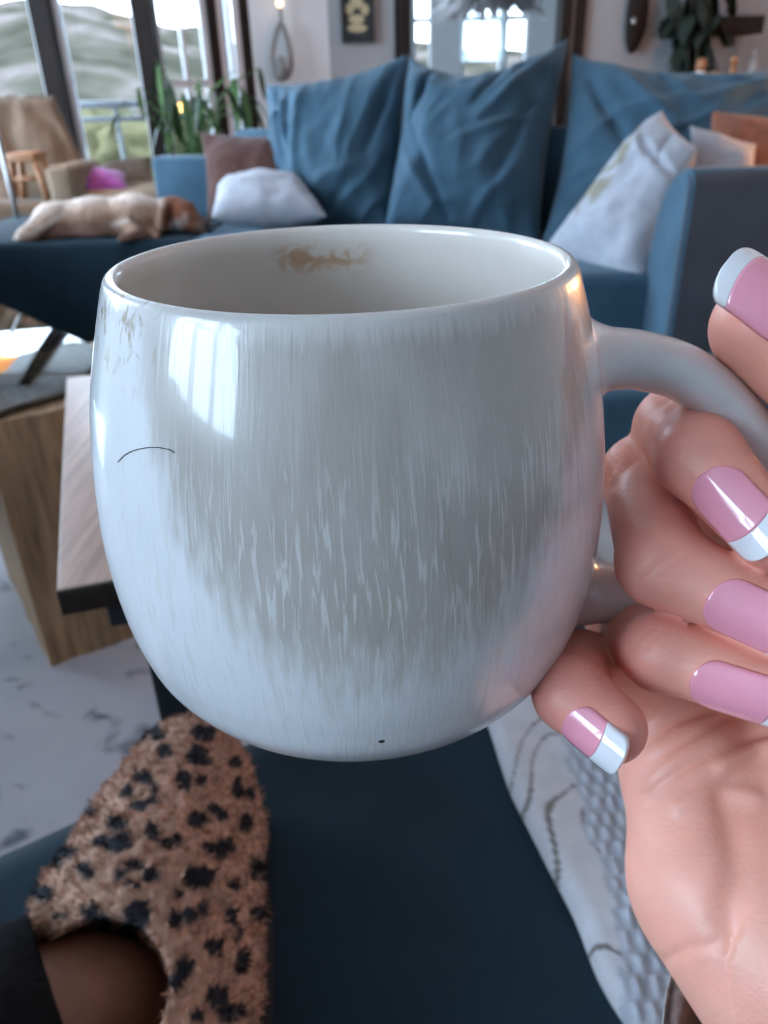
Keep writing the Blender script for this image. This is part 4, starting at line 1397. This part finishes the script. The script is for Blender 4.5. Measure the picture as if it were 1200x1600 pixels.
        # coffee ring on the far inner wall
        n1 = noise_(9, 260, 5, 0.8, 2.0)
        d1 = math_('SUBTRACT', math_('ABSOLUTE', TH), 2.93)
        wrapm = rng_(math_('ABSOLUTE', math_('SUBTRACT', math_('ADD', TH, math_('MULTIPLY', math_('LESS_THAN', TH, 0.0), 6.2832)), 3.30)), 0.34, 0.16)
        hm = math_('MULTIPLY', rng_(HH, 0.0025, 0.0055), rng_(HH, 0.0125, 0.0075))
        st = math_('MULTIPLY', math_('MULTIPLY', rng_(n1, 0.40, 0.58), wrapm), hm)
        colr = mix_(math_('MULTIPLY', st, 0.7), colr, (.47, .25, .09))
        # faint coffee wash lower on the left inner wall
        wash = math_('MULTIPLY', rng_(noise_(2.2, 50, 3, 0.5, 9.0), 0.40, 0.6), rng_(HH, 0.012, 0.03))
        colr = mix_(math_('MULTIPLY', wash, 0.4), colr, (.40, .33, .27))
    L.new(colr, b.inputs['Base Color'])
    return m
mug = thing('mug', (MX, MY, MZ - .0985), 'round bellied white mug with taupe drip glaze held by its handle', 'mug')
def mug_body():
    H, r = mug_profile()
    seg = 360
    # outer wall from rim crest to foot
    prof = [(.0425 - .0013 + .0016 * math.sin(a), .0016 - .0016 * math.cos(a)) for a in np.linspace(0, pi / 2 - .3, 7)]  # crest to outside
    outer = prof + [(rr, hh) for rr, hh in zip(r, H)] + [(.0235, .0970), (.0222, .0985), (.0195, .0985), (.0185, .0965), (0.0005, .0962)]
    inner = [(.0425 - .0013 - .0013 * math.sin(a), .0016 - .0016 * math.cos(a)) for a in np.linspace(0, pi / 2, 7)]
    Hi = np.linspace(.0035, .088, 70)
    ri = np.interp(Hi, H, r) - np.interp(Hi, [0, .0035, .014, .09], [.0026, .0037, .0042, .0052])
    inner += list(zip(ri, Hi)) + [(ri[-1] * k, .088 + .0025 * (1 - k * k)) for k in (.85, .6, .3, .01)]
    def build(name, prof, mat, flip):
        V, F, UV = [], [], []
        n = len(prof)
        for rr, hh in prof:
            for k in range(seg + 1):
                a = -pi + 2 * pi * k / seg       # 0 towards the viewer
                # slightly hand-made: a touch squarer
                V.append((MX + rr * math.sin(a), MY - rr * math.cos(a), MZ - hh))
                UV.append((a, hh))
        m = seg + 1
        for i in range(n - 1):
            for k in range(seg):
                f = (i * m + k, (i + 1) * m + k, (i + 1) * m + k + 1, i * m + k + 1)
                F.append(f[::-1] if flip else f)
        return mesh(name, V, F, mat, mug, True, uv=UV)
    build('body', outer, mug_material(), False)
    build('inner_wall', inner, mug_material(True), True)
mug_body()
def handle():
    hp = [(922, 560), (950, 560), (1000, 563), (1070, 584), (1135, 635), (1185, 705), (1215, 790), (1205, 870), (1150, 930), (1075, 945), (1000, 930), (948, 924), (918, 920)]
    P = np.array([ony(u, v, MY + .001) for u, v in hp])
    C_ = catmull(P, 90)
    s = np.linspace(0, 1, 90)
    se = np.minimum(s, 1 - s)
    thick = .0056 + .0082 * np.exp(-se / .030)
    wide = .0085 + .0045 * np.exp(-se / .040)
    T = np.gradient(C_, axis=0); T /= np.linalg.norm(T, axis=1)[:, None]
    B = np.array([0, 1.0, 0])
    V, F, UV = [], [], []
    seg = 40
    for i in range(90):
        Nn = np.cross(T[i], B); Nn /= np.linalg.norm(Nn)
        for k in range(seg):
            a = 2 * pi * k / seg
            V.append(C_[i] + Nn * thick[i] * math.cos(a) + B * wide[i] * math.sin(a))
    V = np.array(V)
    H_, R_ = mug_profile()
    ctr = np.array([MX, MY])
    for i in range(90):
        # slide the flared end rings outwards so that the last one lies just inside the wall
        k = max(0.0, 1 - min(i, 89 - i) / 8.0); k = k * k * (3 - 2 * k)
        if k <= 0: continue
        for j in range(seg):
            p = V[i * seg + j]
            rr = np.interp(MZ - p[2], H_, R_) - .0012
            dy = p[1] - MY
            x_s = MX + math.sqrt(max(1e-9, rr * rr - dy * dy))
            end = 0 if i < 45 else 89
            x_c = C_[end][0]
            p[0] = p[0] + (x_s - x_c) * k
    for i in range(89):
        for k in range(seg):
            F.append((i * seg + k, i * seg + (k + 1) % seg, (i + 1) * seg + (k + 1) % seg, (i + 1) * seg + k))
    mh = M('mug_handle_glaze', (.68, .68, .68), 0.25, 0.05, 120, coat=0.6)
    o = mesh('handle', V, F, mh, mug)
handle()
hr = [at(184, 722, .1245), at(196, 710, .1215), at(215, 702, .118), at(240, 699, .1142), at(262, 702, .1115), at(272, 706, .1105)]
def on_mug(u, v):
    # nearest mug-surface point along a sight line
    r = ray(u, v)
    H, rr = mug_profile()
    ts = np.linspace(.08, .16, 1600)
    P = EYE + ts[:, None] * r
    rad = np.hypot(P[:, 0] - MX, P[:, 1] - MY)
    lim = np.interp(MZ - P[:, 2], H, rr)
    i = np.argmax(rad < lim + .0002)
    return P[i]
hair = tube('hair', catmull([on_mug(u, v) for u, v in [(184, 722), (196, 710), (215, 702), (240, 699), (262, 702), (272, 707)]], 30), 0.00007, M('hair_brown', (.05, .04, .035), 0.5), None, 6)
tag(hair, 'single thin dark hair stuck to the left side of the mug', 'hair')

# ------------------------------------------------------------------ the hand
def hand():
    h = .0009
    J = dict(
        i0=at(1290, 760, .192), i1=at(1058, 668, .173), i2=at(1092, 714, .152), i3=at(1205, 838, .141),
        m0=at(1290, 880, .197), m1=at(1006, 745, .179), m2=at(1034, 880, .153), m3=at(1225, 970, .142),
        r0=at(1255, 1000, .199), r1=at(975, 985, .190), r2=at(1035, 1018, .156), r3=at(1215, 1080, .144),
        l0=at(1110, 1105, .197), l1=at(905, 1040, .176), l2=at(892, 1084, .152), l3=at(955, 1138, .1465),
        t0=at(1380, 1080, .175), t1=at(1440, 800, .165), t2=at(1318, 606, .149), t3=at(1190, 512, .151),
        w=at(1235, 1475, .165), w2=at(1290, 1545, .168), f=at(1480, 1880, .225), e=at(1650, 2000, .30))
    pts = np.array(list(J.values()))
    lo = pts[:-2].min(0) - .03; hi = pts[:-2].max(0) + .03
    # box in world axes, limited to what the frame and its surroundings need
    lo = np.minimum(lo, J['f'] - .04); hi = np.maximum(hi, J['f'] + .04)
    G, org = grid(lo, hi, h)
    c = lambda a, b, ra, rb: cap(G, J[a] if isinstance(a, str) else a, J[b] if isinstance(b, str) else b, ra, rb)
    # palm
    hyp = at(1112, 1380, .172); hyp2 = at(1078, 1205, .183)
    palm = c('l0', hyp2, .0105, .0150)
    palm = smin(palm, c(hyp2, hyp, .0150, .0165), .006)
    palm = smin(palm, c(hyp, 'w', .0165, .022), .008)
    palm = smin(palm, c('r0', at(1190, 1380, .178), .0115, .018), .010)
    palm = smin(palm, c('m0', at(1250, 1380, .180), .012, .019), .010)
    palm = smin(palm, c('i0', at(1310, 1380, .178), .012, .018), .010)
    palm = smin(palm, c('t0', at(1300, 1330, .168), .018, .019), .010)
    palm = smin(palm, c('l0', 'r0', .011, .0115), .010)
    palm = smin(palm, c('w', 'w2', .0235, .0235), .010)
    palm = smin(palm, c('w2', 'f', .0235, .031), .010)
    fing = []
    for k, (r0, r1, r2, r3) in dict(i=(.0112, .0090, .0082, .0064), m=(.0115, .0094, .0086, .0068), r=(.0110, .0086, .0080, .0065), l=(.0100, .0078, .0072, .0067)).items():
        prox = c(k + '0', k + '1', r0, r1)
        palm = smin(palm, prox, .005)
        f_ = smin(c(k + '1', k + '2', r1, r2), c(k + '2', k + '3', r2, r3), .0022)
        # finger pulp, on the palm side of the last joint
        fing.append(smin(f_, prox, .003))
    th = smin(c('t1', 't2', .0135, .0112), c('t2', 't3', .0112, .0098), .003)
    palm = smin(palm, c('t0', 't1', .019, .0135), .008)
    d = palm
    for f_ in fing: d = smin(d, f_, .0006)
    d = smin(d, smin(th, c('t0', 't1', .019, .0135), .004), .001)
    V, F = surface_nets(d, org, h)
    # normals from the field
    gx = np.stack(np.gradient(d, h), -1)
    ii = np.clip(np.round((V - org) / h).astype(int), 0, np.array(d.shape) - 1)
    Nn = gx[ii[:, 0], ii[:, 1], ii[:, 2]]
    Nn = Nn / (np.linalg.norm(Nn, axis=1)[:, None] + 1e-9)
    P = proj(V)
    u, v = P[:, 0], P[:, 1]
    facing = ((EYE - V) * Nn).sum(1) > 0
    def seg_d(pl):
        best = np.full(len(V), 1e9)
        for (x0, y0), (x1, y1) in zip(pl[:-1], pl[1:]):
            L2 = (x1 - x0) ** 2 + (y1 - y0) ** 2
            t = np.clip(((u - x0) * (x1 - x0) + (v - y0) * (y1 - y0)) / L2, 0, 1)
            best = np.minimum(best, np.hypot(u - x0 - t * (x1 - x0), v - y0 - t * (y1 - y0)))
        return best
    palmz = facing & (v > 1085) & (u > 960) & (P[:, 2] > .150)
    fz = facing & (P[:, 2] < .185)
    disp = np.zeros(len(V))
    for pl, w, a, zone in [
        ([(1002, 1165), (1050, 1128), (1110, 1108)], 7, .0008, palmz), ([(1000, 1200), (1065, 1160), (1140, 1118), (1200, 1105)], 8, .0009, palmz),
        ([(1010, 1245), (1075, 1195), (1150, 1160), (1220, 1140)], 10, .0009, palmz), ([(1130, 1235), (1150, 1330), (1140, 1440), (1170, 1560)], 26, .0016, palmz),
        ([(1060, 1260), (1120, 1230), (1180, 1245)], 14, -.0010, palmz), ([(1130, 1195), (1180, 1170), (1215, 1160)], 14, -.0014, palmz),
        ([(1040, 1500), (1075, 1482), (1115, 1476)], 9, .0004, palmz),
        # wrinkles over the joints
        ([(1012, 680), (1035, 650), (1060, 632)], 5, .00035, fz), ([(1008, 662), (1025, 640), (1045, 625)], 4, .0003, fz),
        ([(1062, 700), (1085, 682), (1112, 676)], 5, .0003, fz), ([(1070, 712), (1092, 694), (1118, 688)], 4, .0003, fz),
        ([(1000, 912), (1030, 882), (1062, 862)], 6, .0005, fz), ([(1012, 922), (1045, 890), (1078, 874)], 4, .0003, fz),
        ([(958, 760), (972, 740), (990, 722)], 6, .0004, fz),
        ([(990, 1012), (1005, 992), (1022, 980)], 4, .0003, fz), ([(1004, 1015), (1020, 996), (1036, 984)], 4, .0003, fz),
        ([(940, 1055), (955, 1042), (985, 1060)], 5, .0003, fz)]:
        disp -= np.where(zone, a * np.exp(-(seg_d(pl) / w) ** 2), 0)
    V = V + Nn * disp[:, None]
    # skin tone: redder at the finger ends and joints, paler in the palm
    col = np.empty((len(V), 3)); col[:] = (.68, .43, .35)
    def mixc(w, cc):
        w = np.clip(w, 0, 1)[:, None]
        col[:] = col * (1 - w) + np.array(cc) * w
    def near(p, r): return np.clip(1.0 - np.linalg.norm(V - p, axis=1) / r, 0, 1)
    for k in 'imrl':
        mixc(near(J[k + '2'], .016) * 1.0, (.60, .29, .26))
        mixc(near(J[k + '3'], .016) * 1.0, (.60, .29, .25))
        mixc(near((J[k + '1'] + J[k + '2']) / 2, .011) * .8, (.63, .42, .33))
    mixc(near(J['t3'], .03) * .7, (.66, .35, .27))
    mixc(near(hyp2, .04) * .8, (.66, .40, .33))
    big = np.array([noise.noise(Vector(p) * 70) for p in V[::1]])
    mixc(np.clip(big, 0, 1) * .6, (.66, .36, .31))
    mixc(np.clip(-big, 0, 1) * .5, (.68, .47, .37))
    col = np.clip(col * np.array([1.28, .95, .86]), 0, .9)
    o = mesh('hand', V, F, M('hand_skin', (1, 1, 1), attr='col', **SKIN), person, True, col)
    # nails ------------------------------------------------------------
    pink = M('nail_pink', (.88, .34, .43), 0.12, 0.03, 200, coat=0.8)
    tipw = M('nail_white', (.82, .82, .84), 0.12, 0.02, 200, coat=0.8)
    Rc = _R
    def nail(jd, jt, ra, rb, hint, L_, w, start, smile=.66, skew=0.0):
        A, B = J[jd], J[jt]
        ax = (B - A) / np.linalg.norm(B - A)
        hw = Rc @ np.array(hint, float)
        n_ = hw - ax * (hw @ ax); n_ /= np.linalg.norm(n_)
        sd = np.cross(ax, n_)
        len_ = np.linalg.norm(B - A)
        base = A + ax * (len_ * start)
        ns, nt_ = 26, 18
        R_ = max(ra, rb) * .96
        phi = math.asin(min(.95, w / R_))
        def pos(s, t, k):
            # outline: rounded cuticle end, squared-oval free end
            if s < .25: wd = math.sqrt(max(0, 1 - (1 - s / .25) ** 2)) * .98 + .02
            elif s > .80: wd = math.sqrt(max(0, 1 - ((s - .80) / .205) ** 2)) 
            else: wd = 1.0
            wd *= 1.0 - .06 * s
            a = t * phi * wd
            q_ = min(1.0, start + s * L_ / len_)
            rr = ra + (rb - ra) * q_ + (.0007 if k else -.0004)
            c_ = base + ax * (L_ * s)
            return c_ + sd * (R_ * math.sin(a) + skew * s) + n_ * (rr - R_ * (1 - math.cos(a)) - .0012 * max(0, s - .6) ** 1)
        def build(name, s0f, s1f, mat, parent):
            V_, F_ = [], []
            for k in (1, 0):
                for i in range(ns + 1):
                    for j in range(nt_ + 1):
                        t = -1 + 2 * j / nt_
                        s = s0f(t) + (s1f(t) - s0f(t)) * i / ns
                        V_.append(pos(s, t, k))
            m_ = nt_ + 1; o_ = (ns + 1) * m_
            for i in range(ns):
                for j in range(nt_):
                    F_.append((i * m_ + j, (i + 1) * m_ + j, (i + 1) * m_ + j + 1, i * m_ + j + 1))
                    F_.append((o_ + i * m_ + j, o_ + i * m_ + j + 1, o_ + (i + 1) * m_ + j + 1, o_ + (i + 1) * m_ + j))
            for i in range(ns):
                F_.append((i * m_, o_ + i * m_, o_ + (i + 1) * m_, (i + 1) * m_))
                F_.append((i * m_ + nt_, (i + 1) * m_ + nt_, o_ + (i + 1) * m_ + nt_, o_ + i * m_ + nt_))
            for j in range(nt_):
                F_.append((j, j + 1, o_ + j + 1, o_ + j))
                F_.append((ns * m_ + j, o_ + ns * m_ + j, o_ + ns * m_ + j + 1, ns * m_ + j + 1))
            ob = mesh(name, V_, F_, mat, parent)
            bm = bmesh.new(); bm.from_mesh(ob.data)
            bmesh.ops.remove_doubles(bm, verts=bm.verts, dist=1e-6)
            bmesh.ops.recalc_face_normals(bm, faces=bm.faces); bm.to_mesh(ob.data); bm.free()
            return ob
        sm = lambda t: smile - .10 * t * t
        nb_ = build('fingernail', lambda t: 0.0, sm, pink, o)
        build('nail_tip', sm, lambda t: 1.0, tipw, nb_)
    nail('i2', 'i3', .0082, .0064, (-.25, -.45, .85), .0185, .0054, .30, .74)
    nail('m2', 'm3', .0086, .0068, (-.05, -.35, .9), .0180, .0056, .46, .80)
    nail('r2', 'r3', .0080, .0065, (-.05, -.35, .9), .0180, .0052, .36, .80)
    nail('l2', 'l3', .0072, .0067, (-.2, -.45, .85), .0125, .0048, .38, .62)
    nail('t2', 't3', .0112, .0098, (-.10, .32, .92), .0200, .0070, .68, .84)
    # sleeve
    sp = catmull([at(1290, 1640, .178), at(1420, 1830, .232), J['e']], 30)
    rad = np.interp(np.linspace(0, 1, 30), [0, .3, 1], [.0360, .040, .05])
    V_, F_ = tube_data(sp, rad, 48, caps=False)
    V2, F2 = tube_data(sp, rad - .003, 48, caps=False)
    F_ = list(F_) + [tuple(len(V_) + k for k in f[::-1]) for f in F2] + [(k, len(V_) + k, len(V_) + (k + 1) % 48, (k + 1) % 48) for k in range(48)]
    mesh('sleeve', np.vstack([V_, V2]), F_, M('sleeve_cloth', (.20, .14, .12), 0.9, 0.2, 300, 0.5, 500), person)
    a_ = [sp[0] + (sp[1] - sp[0]) * t for t in (-.3, 0, .3)]
    V_, F_ = tube_data(a_, [.0365, .0375, .0365], 64, caps=False)
    V_ = np.array(V_)
    mesh('cuff_stitching', V_, F_, M('cuff_thread', (.62, .58, .55), 0.9, 0.4, 700, 0.6, 900), person)
hand()
